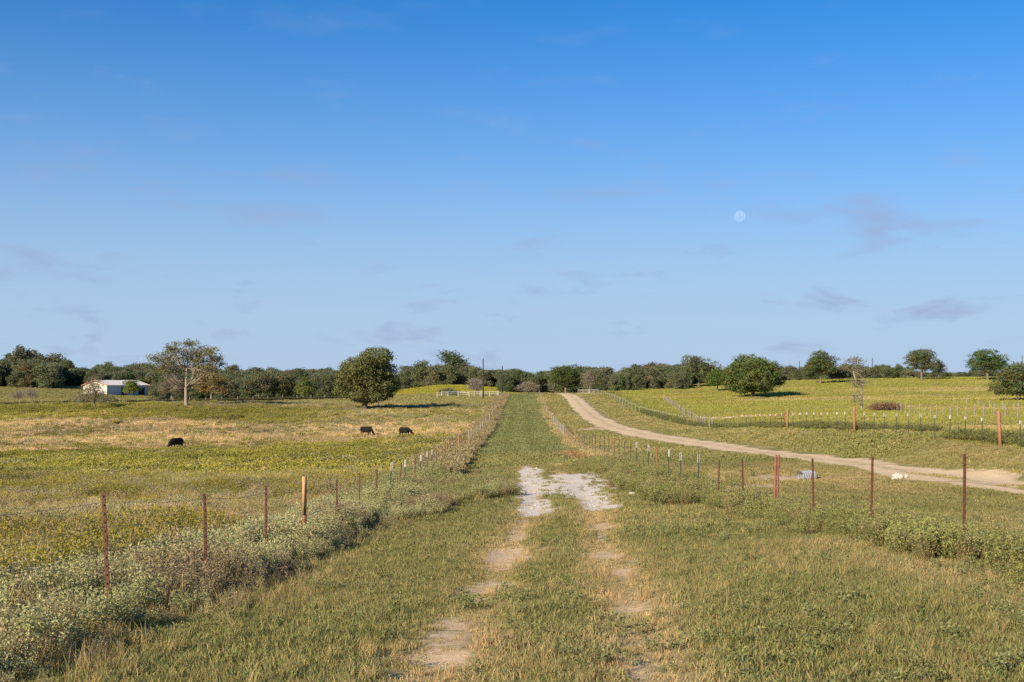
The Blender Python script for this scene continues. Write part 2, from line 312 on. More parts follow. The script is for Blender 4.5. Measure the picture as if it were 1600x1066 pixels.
M = dict(
    leaf=foliage('leaf_of_scattered_plants'),
    rust=plain('rusty_steel', (0.135, 0.055, 0.032), (0.075, 0.035, 0.026), 0.75, 30),
    orange=plain('orange_rusted_pipe', (0.35, 0.175, 0.088), (0.26, 0.12, 0.06), 0.7, 14),
    redpipe=plain('red_rusted_pipe', (0.28, 0.11, 0.065), (0.20, 0.08, 0.05), 0.7, 14),
    bronze=plain('pale_ochre_pipe_end', (0.52, 0.32, 0.15), (0.42, 0.24, 0.11), 0.7, 14),
    green=plain('green_painted_steel', (0.030, 0.052, 0.042), (0.05, 0.055, 0.045), 0.6, 25),
    dark=plain('dark_weathered_steel', (0.055, 0.05, 0.042), (0.09, 0.06, 0.04), 0.7, 25),
    white=plain('white_paint', (0.72, 0.70, 0.64), (0.6, 0.57, 0.5), 0.6, 20),
    pen=plain('dull_white_pipe', (0.62, 0.60, 0.53), (0.40, 0.36, 0.29), 0.7, 2.0),
    grey_wood=plain('weathered_grey_wood', (0.29, 0.25, 0.20), (0.19, 0.165, 0.13), 0.9, 9),
    pale_pipe=plain('pale_grey_pipe', (0.36, 0.34, 0.28), (0.24, 0.215, 0.175), 0.8, 6),
    wire=plain('galvanised_wire', (0.20, 0.18, 0.16), (0.12, 0.09, 0.07), 0.6, 20, 0.4),
    bark=plain('grey_brown_bark', (0.225, 0.175, 0.125), (0.13, 0.10, 0.072), 0.95, 3.5, bump=0.5),
    pale_bark=plain('pale_dead_wood', (0.33, 0.275, 0.215), (0.22, 0.175, 0.135), 0.9, 3, bump=0.4),
    pole=plain('creosoted_pole', (0.055, 0.043, 0.036), (0.035, 0.03, 0.026), 0.9, 3),
    cow=plain('black_cow_hide', (0.007, 0.006, 0.006), (0.012, 0.010, 0.009), 0.9, 5),
    rock=plain('white_limestone', (0.62, 0.57, 0.49), (0.44, 0.39, 0.32), 0.9, 9, bump=0.3),
    galv=plain('galvanised_corrugated_steel', (0.50, 0.52, 0.54), (0.38, 0.38, 0.37), 0.6, 6, 0.3),
    barn_wall=plain('cream_sheet_metal', (0.66, 0.60, 0.48), (0.56, 0.51, 0.42), 0.6, 0.6),
    barn_side=plain('shade_toned_sheet_metal', (0.62, 0.62, 0.60), (0.54, 0.55, 0.55), 0.5, 0.6),  # cooler copy of the cream sheet, shaded side's tone put into its colour
    barn_roof=plain('pale_rusting_roof', (0.72, 0.68, 0.63), (0.56, 0.43, 0.36), 0.5, 0.35, spread=(0.45, 0.75)),
    barn_trim=plain('rust_red_trim', (0.42, 0.17, 0.10), (0.34, 0.13, 0.08), 0.6, 1),
    dark_open=plain('dark_doorway', (0.02, 0.022, 0.028), (0.015, 0.015, 0.018), 0.7, 1),
)

# ------------------------------------------------------------------ mesh helpers
class MB:
    def __init__(s): s.v = []; s.f = []; s.m = []
    def add(s, v, f, mi=0):
        o = len(s.v); s.v += [tuple(p) for p in v]; s.f += [tuple(i + o for i in q) for q in f]; s.m += [mi] * len(f)
    def box(s, c, size, mi=0, rot=None):
        x, y, z = [k / 2 for k in size]; v = [Vector(((i & 1) * 2 * x - x, (i >> 1 & 1) * 2 * y - y, (i >> 2 & 1) * 2 * z - z)) for i in range(8)]
        if rot is not None: v = [rot @ p for p in v]
        s.add([p + Vector(c) for p in v], [(0, 2, 3, 1), (4, 5, 7, 6), (0, 1, 5, 4), (2, 6, 7, 3), (0, 4, 6, 2), (1, 3, 7, 5)], mi)
    def tube(s, pts, rad, n=6, mi=0, cap=True):
        pts = [Vector(p) for p in pts]; V = []; F = []
        if not hasattr(rad, '__len__'): rad = [rad] * len(pts)
        up = None
        for i, p in enumerate(pts):
            t = (pts[min(i + 1, len(pts) - 1)] - pts[max(i - 1, 0)])
            t = t.normalized() if t.length > 1e-9 else Vector((0, 0, 1))
            a = Vector((1, 0, 0)) if abs(t.x) < 0.8 else Vector((0, 1, 0))
            if up is not None: a = up
            u = (a - t * a.dot(t)); u = u.normalized() if u.length > 1e-6 else t.orthogonal().normalized()
            up = u; w = t.cross(u)
            for k in range(n):
                q = 2 * math.pi * k / n; V.append(p + (u * math.cos(q) + w * math.sin(q)) * rad[i])
        for i in range(len(pts) - 1):
            for k in range(n): F.append((i * n + k, i * n + (k + 1) % n, (i + 1) * n + (k + 1) % n, (i + 1) * n + k))
        if cap: F.append(tuple(range(n))[::-1]); F.append(tuple((len(pts) - 1) * n + k for k in range(n)))
        s.add(V, F, mi)
    def mesh(s, name, *mats, smooth_=False):
        me = bpy.data.meshes.new(name); me.from_pydata(s.v, [], s.f)
        for m in mats: me.materials.append(m)
        if len(mats) > 1: me.polygons.foreach_set('material_index', s.m)
        if smooth_: me.polygons.foreach_set('use_smooth', [True] * len(me.polygons))
        me.update(); return me
def link(name, data, parent=None, loc=None, rot=None, scale=None):
    o = bpy.data.objects.new(name, data); C.objects.link(o)
    if parent is not None: o.parent = parent
    if loc is not None: o.location = loc
    if rot is not None: o.rotation_euler = rot
    if scale is not None: o.scale = scale if hasattr(scale, '__len__') else (scale,) * 3
    return o
def tag(o, label=None, cat=None, group=None, kind=None):
    for k, v in (('label', label), ('category', cat), ('group', group), ('kind', kind)):
        if v: o[k] = v
    return o
def thing(name, label, cat, x, y, group=None, rz=0.0, dz=0.0):
    o = link(name, None, None, (x, y, hz(x, y) + dz), (0, 0, rz)); o.empty_display_size = 0.2
    return tag(o, label, cat, group)

# ------------------------------------------------------------------ the ground
def graded(a, b, d0, g):
    out = [0.0]; lim = max(abs(a), abs(b))
    while out[-1] < lim: out.append(out[-1] + d0 + g * out[-1])
    p = np.array(out); return np.unique(np.concatenate([-p[p <= abs(a) * 1.05][::-1], p[p <= abs(b) * 1.05]]))
gx = graded(-3500, 3500, 0.15, 0.02) + 1.0
gyp = [6.0]
while gyp[-1] < 4000: gyp.append(gyp[-1] + 0.09 + 0.0125 * max(gyp[-1] - 6, 0))
gym = [6.0]
while gym[-1] > -120: gym.append(gym[-1] - 0.3 - 0.08 * (6 - gym[-1]))
gy = np.array(gym[::-1][:-1] + gyp)
GX, GY = np.meshgrid(gx, gy); nx, ny = len(gx), len(gy)
PX, PY = GX.ravel(), GY.ravel(); PZ = height(PX, PY)
me = bpy.data.meshes.new('ground'); me.vertices.add(nx * ny)
me.vertices.foreach_set('co', np.stack([PX, PY, PZ], 1).ravel())
ii = (np.arange(ny - 1)[:, None] * nx + np.arange(nx - 1)[None, :]).ravel()
quads = np.stack([ii, ii + 1, ii + nx + 1, ii + nx], 1)
me.loops.add(quads.size); me.loops.foreach_set('vertex_index', quads.ravel())
me.polygons.add(len(quads)); me.polygons.foreach_set('loop_start', np.arange(len(quads)) * 4)
me.polygons.foreach_set('use_smooth', np.ones(len(quads), bool)); me.update(calc_edges=True)
cv = np.ones((nx * ny, 4)); cv[:, :3] = cover(PX, PY)
me.attributes.new('cover', 'FLOAT_COLOR', 'POINT').data.foreach_set('color', cv.ravel())
me.attributes.new('bare', 'FLOAT', 'POINT').data.foreach_set('value', bare(PX, PY))
me.attributes.new('caliche', 'FLOAT', 'POINT').data.foreach_set('value', caliche(PX, PY))
me.materials.append(ground_material())
tag(link('ground', me), 'rolling pasture ground with a grassy fenced lane', None, None, 'structure')

# the dirt road: a sheet with ragged edges laid over the ground
mb = MB(); rows = []
yy = np.concatenate([np.arange(20, 120, 0.35), np.arange(120, 402, 0.9)])
half = 1.9 + 0.75 * np.exp(-((yy - 54.5) / 4.5) ** 2) + 0.35 * smooth(90, 200, yy)
el = road_x(yy) - half + (fbm(yy / 2.2, yy * 0, 121, 4) - .5) * 1.7; er = road_x(yy) + half + (fbm(yy / 2.1, yy * 0, 131, 4) - .5) * 1.7
lat = np.linspace(0, 1, 9)
RX = el[:, None] * (1 - lat) + er[:, None] * lat; RY = np.repeat(yy[:, None], 9, 1)
lift = 0.035 + 0.02 * smooth(60, 200, RY) + 0.10 * smooth(120, 260, RY)
lift = lift * np.where((lat == 0) | (lat == 1), 0.3, 1.0)[None, :]
RZ = height(RX, RY) + lift - 0.02 * np.exp(-((lat - .27) / .1) ** 2)[None, :] - 0.02 * np.exp(-((lat - .73) / .1) ** 2)[None, :]
V = np.stack([RX.ravel(), RY.ravel(), RZ.ravel()], 1)
F = [(r * 9 + c, r * 9 + c + 1, (r + 1) * 9 + c + 1, (r + 1) * 9 + c) for r in range(len(yy) - 1) for c in range(8)]
mb.add(V, F); rm = mb.mesh('dirt_road', road_material(), smooth_=True)
rm.attributes.new('across', 'FLOAT', 'POINT').data.foreach_set('value', np.tile(lat, len(yy)))
tag(link('dirt_road', rm), 'pale sandy dirt road running up to the crest', None, None, 'structure')

# ------------------------------------------------------------------ scattered plants (stuff): prototypes and scattering
def leaf_mesh(name, V, F, var, mat):
    me = bpy.data.meshes.new(name); me.from_pydata([tuple(v) for v in V], [], F)
    a = me.attributes.new('var', 'FLOAT_COLOR', 'POINT')
    c = np.ones((len(V), 4)); c[:, :3] = var; a.data.foreach_set('color', c.ravel())
    me.materials.append(mat); me.update(); return me
def proto_collection(name, meshes):
    c = bpy.data.collections.new(name)
    for i, m in enumerate(meshes):
        c.objects.link(bpy.data.objects.new('%s_%02d' % (name, i), m))
    return c
def blades(rng, n, rad, h0, h1, w, bend, straw=0.3, straw_c=(1.42, 1.24, 1.4), kv=.28):
    V = []; F = []; K = []
    for i in range(n):
        r = rad * math.sqrt(rng.random()); a = rng.uniform(0, 6.283); x, y = r * math.cos(a), r * math.sin(a)
        h = rng.uniform(h0, h1); b = rng.uniform(0, 6.283); lean = rng.uniform(.1, 1) * bend * h; dx, dy = math.cos(b) * lean, math.sin(b) * lean
        s = rng.uniform(0, 6.283); wx, wy = math.cos(s) * w * rng.uniform(.6, 1.3), math.sin(s) * w * rng.uniform(.6, 1.3)
        o = len(V)
        V += [(x - wx, y - wy, -0.02), (x + wx, y + wy, -0.02), (x + dx * .35 + wx * .8, y + dy * .35 + wy * .8, h * .6), (x + dx * .35 - wx * .8, y + dy * .35 - wy * .8, h * .6), (x + dx, y + dy, h)]
        F += [(o, o + 1, o + 2, o + 3), (o + 3, o + 2, o + 4)]
        k = rng.uniform(1 - kv, 1 + kv); c = np.array(straw_c) * k if rng.random() < straw else np.array((rng.uniform(.75, 1.08), 1.0, rng.uniform(.7, 1.1))) * k
        K += [c] * 5
    return V, F, np.array(K)
def leafy(rng, n_stem, rad, h, leaf_n, ls, lw, stem_w=0.004, tip=None, tip_f=0.0, stem_c=(.8, .6, .5), spread=0.6, low=0.25, low_c=None, kv=.25):
    """a herb: stems fanning from the root, each set with small leaves"""
    V = []; F = []; K = []
    for i in range(n_stem):
        a = rng.uniform(0, 6.283); t = rad * math.sqrt(rng.random()); hh = h * rng.uniform(.62, 1.08)
        tx, ty = math.cos(a) * t, math.sin(a) * t; bx, by = tx * (1 - spread), ty * (1 - spread)
        o = len(V); s = rng.uniform(0, 3.14); wx, wy = math.cos(s) * stem_w, math.sin(s) * stem_w
        V += [(bx - wx, by - wy, -0.03), (bx + wx, by + wy, -0.03), (tx, ty, hh)]; F += [(o, o + 1, o + 2)]; K += [np.array(stem_c)] * 3
        for j in range(leaf_n):
            q = low + (1 - low) * rng.random() ** 0.75; x, y, z = bx + (tx - bx) * q, by + (ty - by) * q, hh * q
            d = Vector((rng.gauss(0, 1), rng.gauss(0, 1), rng.gauss(.35, .7))); d.normalize()
            e = d.orthogonal().normalized(); e = Matrix.Rotation(rng.uniform(0, 6.283), 3, d) @ e
            l = ls * rng.uniform(.6, 1.35); w = lw * rng.uniform(.7, 1.3); p = Vector((x, y, z)) + d * .01
            o = len(V); V += [p, p + d * l * .5 + e * w, p + d * l, p + d * l * .5 - e * w]; F += [(o, o + 1, o + 2, o + 3)]
            k = rng.uniform(1 - kv, 1 + kv); c = np.array((rng.uniform(.85, 1.1), 1, rng.uniform(.8, 1.15))) * k
            if tip is not None and q > .7 and rng.random() < tip_f: c = np.array(tip) * k
            if low_c is not None and q < .5 and rng.random() < .7: c = np.array(low_c) * k
            K += [c] * 4
    return V, F, np.array(K)
R0 = random.Random(7)
def many(fn, n, nm, mat=M['leaf']): return proto_collection(nm, [leaf_mesh('%s_%02d' % (nm, i), *fn(random.Random(100 + i * 13 + len(nm))), mat) for i in range(n)])
P_turf = many(lambda r: blades(r, 54, .13, .015, .065, .0034, 1.2, .45), 8, 'turf_tuft')
P_turf_mid = many(lambda r: blades(r, 46, .16, .02, .085, .0065, 1.2, .42), 8, 'turf_mid_tuft')
P_turf_far = many(lambda r: blades(r, 44, .32, .03, .10, .024, 1.6, .25, (1.25, 1.12, 1.2), .14), 6, 'turf_far_tuft')
P_seed = many(lambda r: blades(r, 26, .09, .12, .30, .0030, .6, .75, (1.45, 1.28, 1.25)), 5, 'straw_tuft')
P_tall = many(lambda r: blades(r, 70, .22, .22, .55, .0055, .55, .35, (1.15, 1.0, 1.0)), 6, 'tall_grass_tuft')
P_tallf = many(lambda r: blades(r, 60, .50, .20, .44, .022, .7, .35, (1.08, 1.0, 1.0), .12), 5, 'tall_grass_far_tuft')
P_silver = many(lambda r: leafy(r, 34, .30, .62, 24, .040, .0092, .0035, (1.15, 1.12, 1.1), .4, (.62, .45, .42), .55, .18, (.62, .48, .42)), 6, 'silver_weed')
P_leafy = many(lambda r: leafy(r, 26, .28, .50, 22, .040, .0105, .0035, (1.1, 1.1, .8), .4, (.7, .6, .6), .55, .12), 6, 'green_weed')
P_yellow = many(lambda r: leafy(r, 34, .27, .46, 13, .040, .0085, .0035, (1.3, 1.12, .5), .5, (.65, .55, 1.2), .6, .35), 6, 'yellow_weed')
P_yellowf = many(lambda r: leafy(r, 34, .48, .44, 9, .085, .024, .006, (1.15, 1.06, .7), .5, (.75, .65, 1.1), .5, .45, None, .14), 5, 'yellow_far_weed')
P_grey = many(lambda r: leafy(r, 30, .26, .48, 11, .036, .0085, .0045, (1.15, 1.05, 1.1), .4, (.85, .68, .75), .6, .3), 6, 'grey_weed')
P_greyf = many(lambda r: leafy(r, 30, .45, .45, 9, .075, .022, .006, (1.1, 1.05, 1.1), .4, (.85, .72, .78), .5, .4, None, .14), 5, 'grey_far_weed')
P_sprig = many(lambda r: leafy(r, 8, .09, .10, 9, .022, .0065, .003, None, 0, (.8, .8, .8), .7, .1), 5, 'lane_weed')

def scatter(name, label, coll, pts, scl, tint, tilt=0.12, seed=0, cat=None, extra_rot=None):
    n = len(pts); rng = np.random.default_rng(seed)
    me = bpy.data.meshes.new(name); me.vertices.add(n); me.vertices.foreach_set('co', np.asarray(pts, float).ravel())
    rot = np.stack([rng.normal(0, tilt, n), rng.normal(0, tilt, n), rng.uniform(0, 6.283, n)], 1)
    me.attributes.new('rot', 'FLOAT_VECTOR', 'POINT').data.foreach_set('vector', rot.ravel())
    s = np.asarray(scl, float); s = s if s.ndim == 2 else np.repeat(s[:, None], 3, 1)
    me.attributes.new('scl', 'FLOAT_VECTOR', 'POINT').data.foreach_set('vector', s.ravel())
    me.attributes.new('idx', 'INT', 'POINT').data.foreach_set('value', rng.integers(0, len(coll.objects), n).astype(np.int32))
    t = np.ones((n, 4)); t[:, :3] = tint
    me.attributes.new('tint', 'FLOAT_COLOR', 'POINT').data.foreach_set('color', t.ravel())
    ng = bpy.data.node_groups.new(name + '_scatter', 'GeometryNodeTree')
    ng.interface.new_socket('Geometry', in_out='INPUT', socket_type='NodeSocketGeometry'); ng.interface.new_socket('Geometry', in_out='OUTPUT', socket_type='NodeSocketGeometry')
    gi = ng.nodes.new('NodeGroupInput'); go = ng.nodes.new('NodeGroupOutput'); ip = ng.nodes.new('GeometryNodeInstanceOnPoints'); ci = ng.nodes.new('GeometryNodeCollectionInfo')
    ci.inputs['Collection'].default_value = coll; ci.inputs['Separate Children'].default_value = True; ci.inputs['Reset Children'].default_value = True
    def attr(nm, ty):
        a = ng.nodes.new('GeometryNodeInputNamedAttribute'); a.data_type = ty; a.inputs['Name'].default_value = nm; return a.outputs[0]
    ng.links.new(gi.outputs[0], ip.inputs['Points']); ng.links.new(ci.outputs[0], ip.inputs['Instance']); ip.inputs['Pick Instance'].default_value = True
    ng.links.new(attr('idx', 'INT'), ip.inputs['Instance Index']); ng.links.new(attr('rot', 'FLOAT_VECTOR'), ip.inputs['Rotation']); ng.links.new(attr('scl', 'FLOAT_VECTOR'), ip.inputs['Scale'])
    ng.links.new(ip.outputs[0], go.inputs[0])
    o = link(name, me); md = o.modifiers.new('scatter', 'NODES'); md.node_group = ng
    return tag(o, label, cat, None, 'stuff')
def sow(d0, d1, dens, seed, u0=-0.50, u1=0.50):
    """random ground points in the wedge in view and a margin round it; dens(d) plants per square metre"""
    rng = np.random.default_rng(seed); out = []
    edges = np.geomspace(d0, d1, 26)
    for a, b in zip(edges[:-1], edges[1:]):
        n = rng.poisson((u1 - u0) * (b * b - a * a) / 2 * dens((a + b) / 2))
        d = np.sqrt(rng.uniform(a * a, b * b, n)); out.append(np.stack([rng.uniform(u0, u1, n) * d, d], 1))
    p = np.concatenate(out); return p[:, 0], p[:, 1], rng
def on_road(X, Y):
    h = 1.6 + 0.85 * np.exp(-((Y - 54.5) / 4.5) ** 2) + 0.35 * smooth(90, 200, Y)
    d = np.abs(X - road_x(Y) - .15); n = fbm(X / 1.3, Y / 3.2, 141, 3)
    strip = (d < .45 + .3 * (n - .5)) & (n > .53)                      # grass left standing between the wheel tracks
    return (d < h + .25 + .02 * np.clip(Y - 60, 0, 40) + 1.1 * (n - .5)) & ~(strip & (Y < 62))
def pts3(X, Y, dz=0.0): return np.stack([X, Y, height(X, Y) + dz], 1)
def jit(rng, n, a=0.13): return rng.normal(1, a, n).clip(.6, 1.5)

# weed belts: where the tall weeds along the fences stand (1 = thick)
def belt_left(X, Y):
    n = (fbm(X / 1.5, Y / 2.2, 151, 3) - .5)
    xl = fence_left(Y)
    b = smooth(-2.4, -1.7, X - xl + n * 1.0) * (1 - smooth(0.55, 1.0, X - xl + n * 1.1))
    lobe = np.exp(-(((X + 1.6) / 1.9) ** 2 + ((Y - 47) / 7.0) ** 2)) + np.exp(-(((X + 3.2) / 1.2) ** 2 + ((Y - 37) / 6) ** 2))
    return np.maximum(b, smooth(.40, .60, lobe + n * .5))
def belt_right(X, Y):
    n = (fbm(X / 1.5, Y / 2.2, 157, 3) - .5)
    xr = 6.1 - 0.0 * Y
    b = smooth(-1.0, -.5, X - xr + n) * (1 - smooth(.5, .9, X - xr + n)) * (1 - smooth(33, 37, Y)) * smooth(-1, 12, Y)
    lobe = smooth(3.9, 4.5, X + n * 1.2) * (1 - smooth(6.6, 7.4, X + n * 1.2)) * smooth(33, 37, Y + n * 3) * (1 - smooth(60, 70, Y))
    return np.maximum(b * smooth(.18, .36, fbm(X / 1.6, Y / 2.4, 163, 2)), lobe)

def lod(d, near): return near * np.minimum(1, (13.0 / d)) ** 1.45
# 1. short grass: lane, verges, hill
for nm, lb, coll, d0, d1, dn, sc0 in (('lane_grass', 'short dry mown grass in the near lane and verges', P_turf, 6.5, 22, lambda d: 170, 1.0),
                                     ('verge_grass', 'short olive grass of the lane and road verge', P_turf_mid, 22, 70, lambda d: 110 * (22 / d) ** 1.3, 1.0),
                                     ('hill_grass', 'short yellow green grass on the hill and far lane', P_turf_far, 70, 470, lambda d: 13 * (70 / d) ** 1.6, 1.0)):
    X, Y, rng = sow(d0, d1, dn, 11 + int(d0))
    keep = (X > fence_left(Y) + np.where(Y < 30, -1.5, .1)) | (Y > 250)
    keep &= ~on_road(X, Y)
    cover_p = (1 - .38 * lane_wear(X, Y)) * (1 - np.maximum(0.86 * bare(X, Y), 0.92 * caliche(X, Y)))
    keep &= rng.random(len(X)) < cover_p * (0.35 + 1.3 * fbm(X / .8, Y / 1.0, 171, 3))
    X, Y = X[keep], Y[keep]; n = len(X)
    s = sc0 * rng.uniform(.65, 1.3, n) * (0.75 + .6 * fbm(X / 2.2, Y / 2.6, 173, 3)) * (1 + 0.9 * smooth(90, 350, Y) * (d0 >= 70)) * (1 - .45 * bare(X, Y, .10, .70)) * (1 - .42 * lane_wear(X, Y))
    t = cover(X, Y) * jit(rng, n, .13 if d0 < 70 else .08)[:, None] * (1.12 if d0 >= 70 else 1.0)
    scatter(nm, lb, coll, pts3(X, Y), s, t, .16, 21, 'grass')
# taller dry seed stalks in the lane
X, Y, rng = sow(6.5, 60, lambda d: 26 * min(1, (14 / d)) ** 1.2, 301)
keep = (X > fence_left(Y) - 1) & (X < 24) & ~on_road(X, Y) & (rng.random(len(X)) < smooth(.40, .68, fbm(X / 1.3, Y / 1.6, 303, 3)) * (1 - bare(X, Y)) * (1 - caliche(X, Y)) + .3 * np.exp(-((X - fence_left(Y) - .9) / .7) ** 2))
X, Y = X[keep], Y[keep]
scatter('dry_grass_stalks', 'taller straw coloured stalks standing in the mown grass', P_seed, pts3(X, Y), rng.uniform(.25, .7, len(X)) * (1 + .5 * np.exp(-((X - fence_left(Y) - .9) / .7) ** 2)), mixc(cover(X, Y), STRAW * .9, np.full(len(X), .45)) * jit(rng, len(X))[:, None], .2, 31, 'grass')
# low broad-leaved weeds in the lane
X, Y, rng = sow(6.5, 66, lambda d: 8 * min(1, (16 / d)) ** .9, 311)
keep = (X > fence_left(Y)) & (X < 13) & ~on_road(X, Y) & (rng.random(len(X)) < smooth(.47, .66, fbm(X / 1.9, Y / 2.3, 313, 3)) * (1 - .8 * bare(X, Y)) * (1 - .95 * caliche(X, Y)))
X, Y = X[keep], Y[keep]
scatter('low_lane_weeds', 'low pale green broad leaved weeds dotted over the lane', P_sprig, pts3(X, Y), rng.uniform(.5, 1.5, len(X)) * (1 + .012 * Y), mixc(SILVER * .62, GREEN * 1.15, .3 + rng.random(len(X)) * .7), .2, 33, 'weeds')

# 2. the weedy field on the left
for d0, d1, dn, far in ((8.0, 62, lambda d: 15.0 * min(1, 30 / d) ** .6, 0), (62, 262, lambda d: 7.5 * (62 / d) ** 1.1, 1)):
    X, Y, rng = sow(d0, d1, dn, 401 + far, -0.50, 0.0)
    keep = (X < fence_left(Y) - .6) & (belt_left(X, Y) < .5 + far)
    X, Y = X[keep], Y[keep]; n = len(X)
    y_, t_, g_ = field_kind(X, Y); r = rng.random(n); kind = np.where(r < y_, 0, np.where(r < y_ + t_, 1, 2))
    cowd = np.min([np.hypot(X - at(a, b), Y - b + 2.5) for a, b in ((276, 128), (572, 156), (632, 150))], axis=0)
    hgt = (0.38 + 1.25 * fbm(X / 2.6, Y / 4, 411, 3)) * (1.12 if not far else 1.0) * (.55 + .45 * smooth(3.0, 7.0, cowd)) * rng.uniform(.75, 1.2, n) * (1 + .25 * smooth(90, 250, Y) * far)
    for k, (nm, lb, cn, cf, tc) in enumerate((('yellow_field_weeds', 'yellow green flowering weeds filling the left field', P_yellow, P_yellowf, YELLOW * 1.08),
                                              ('tan_field_grass', 'tan dry tall grass in the left field', P_tall, P_tallf, TAN * 1.05), ('grey_field_weeds', 'greyish dry weeds among the left field grass', P_grey, P_greyf, GREYG * 1.1))):
        q = kind == k; lab = lb + (' far off around the cattle' if far else ' close behind the near fence')
        tt = tc * jit(rng, q.sum())[:, None]
        tt = mixc(tt, GREEN * 1.15, np.clip((fbm(X[q] / 3, Y[q] / 4, 421 + k, 3) - .5) * (1.2 if k == 1 else 2.6), 0, .75)) * (.62 + .76 * fbm(X[q] / 13, Y[q] / 8, 431, 3))[:, None]
        scatter(nm, lab, cf if far else cn, pts3(X[q], Y[q]), hgt[q], tt, .12, 41 + k + far * 5, 'weeds' if k != 1 else 'grass')
# 3. silvery weeds along the lane fences
X, Y, rng = sow(7.5, 68, lambda d: 17 * min(1, 22 / d) ** .5, 501, -0.62, 0.1)
keep = rng.random(len(X)) < belt_left(X, Y); X, Y = X[keep], Y[keep]; n = len(X)
side = smooth(-2.2, -.8, X - fence_left(Y)) * (1 - .55 * smooth(.1, .9, X - fence_left(Y)))
t = mixc(SILVER * jit(rng, n, .1)[:, None], GREEN * 1.45, np.clip(smooth(28, 50, Y) * .75 + (fbm(X / 2, Y / 3, 503, 3) - .5) * 1.2, 0, .85))
t = mixc(t, col(.30, .215, .13), np.clip((fbm(X / 1.4, Y / 2, 505, 3) - .56) * 4, 0, .8))
hs_ = rng.uniform(.52, 1.2, n) * (.58 + .46 * side) * (1 + .12 * smooth(34, 46, Y)) * (.58 + .24 * smooth(-4.3, -5.0, X) * (Y < 14) + .38 * smooth(9.5, 15, Y)).clip(0, .97) * (1 - .45 * smooth(.0, .8, X - fence_left(Y)) * (Y < 32)) * (.60 + .75 * fbm(X / .8, Y / 1.1, 507, 3))
sp = rng.random(n) + .5 * (fbm(X / 1.2, Y / 1.6, 509, 2) - .5); q1 = sp < .72; q2 = (sp >= .72) & (sp < .88); q3 = sp >= .88
scatter('silver_fence_weeds', 'thick silvery green weeds along the left lane fence', P_silver, pts3(X[q1], Y[q1]), hs_[q1], t[q1], .16, 51, 'weeds')
scatter('dry_fence_weeds', 'dry grey brown twiggy weeds among the silvery ones at the left fence', P_grey, pts3(X[q2], Y[q2]), hs_[q2] * 1.25, mixc(t[q2], col(.34, .25, .15), np.full(q2.sum(), .55)), .16, 52, 'weeds')
scatter('tall_fence_grass', 'tall pale dry grass poking from the left fence weeds', P_tall, pts3(X[q3], Y[q3]), hs_[q3] * 1.15, STRAW * .95 * jit(rng, q3.sum())[:, None], .2, 54, 'grass')
X, Y, rng = sow(12, 72, lambda d: 19 * min(1, 24 / d) ** .4, 511, 0.02, 0.62)
keep = rng.random(len(X)) < belt_right(X, Y); X, Y = X[keep], Y[keep]; n = len(X)
t = mixc(SILVER * col(.66, .67, .56) * jit(rng, n, .1)[:, None], GREEN * 1.25, np.clip(.30 + (fbm(X / 1.6, Y / 2.2, 513, 3) - .5) * 1.8, 0, .9))
hs_ = rng.uniform(.5, 1.1, n) * (.55 + .9 * fbm(X / .8, Y / 1.1, 517, 3)) * (.80 + .25 * smooth(24, 38, Y))
q1 = rng.random(n) < .72
scatter('green_fence_weeds', 'leafy grey green weeds along the right lane fence', P_leafy, pts3(X[q1], Y[q1]), hs_[q1], t[q1], .16, 53, 'weeds')
scatter('straw_lane_weeds', 'dry straw weeds among the leafy ones at the right lane fence', P_grey, pts3(X[~q1], Y[~q1]), hs_[~q1] * 1.1, mixc(t[~q1], STRAW * .8, np.full((~q1).sum(), .6)), .16, 55, 'weeds')
# tan weeds under the far lane fences, green weeds under the capped fence, brown stubble at its foot
for nm, lb, fx, w0, w1, y0, y1, tc, sd, dens, hs in (('tan_fence_weeds', 'tan brushy weeds under the far left lane fence', fence_left, -1.6, 1.3, 60, 346, mixc(TAN * .82, GREYG, np.array(.45)), 521, 4.2, 1.25),
                                                 ('straw_fence_weeds', 'straw weeds under the far right lane fence', fence_right, -.9, .8, 66, 346, TAN * .92, 531, 2.4, .8),
                                                 ('green_boundary_weeds', 'dark green weeds at the foot of the white capped fence', lambda y: 25.6 + 0 * y, -.5, 1.8, 52, 240, GREEN * .95, 541, 4.2, .85)):
    rng = np.random.default_rng(sd); n = int((y1 - y0) * (w1 - w0) * dens); Y = y0 + (y1 - y0) * rng.random(n) ** 1.15; X = fx(Y) + rng.uniform(w0, w1, n)
    k = rng.random(n) < smooth(.3, .55, fbm(X / 2.5, Y / 6, sd, 3)); X, Y = X[k], Y[k]; n = len(X)
    t = mixc(tc * jit(rng, n, .14)[:, None], OLIVE, rng.random(n) * .5)
    scatter(nm, lb, P_greyf if sd != 531 else P_tallf, pts3(X, Y), rng.uniform(.7, 1.2, n) * hs, t, .12, sd, 'weeds')

_t = np.random.default_rng(551).random(1500); _g = np.random.default_rng(552).normal(0, .5, (1500, 2)); X = -118 + 82 * _t + _g[:, 0]; Y = 236 + 84 * _t ** .8 + 1.2 + _g[:, 1]
scatter('dark_boundary_weeds', 'dark weeds under the pale fence at the far left field edge', P_greyf, pts3(X, Y), np.random.default_rng(553).uniform(1.0, 1.9, 1500), np.tile(col(.13, .125, .06), (1500, 1)), .12, 553, 'weeds')
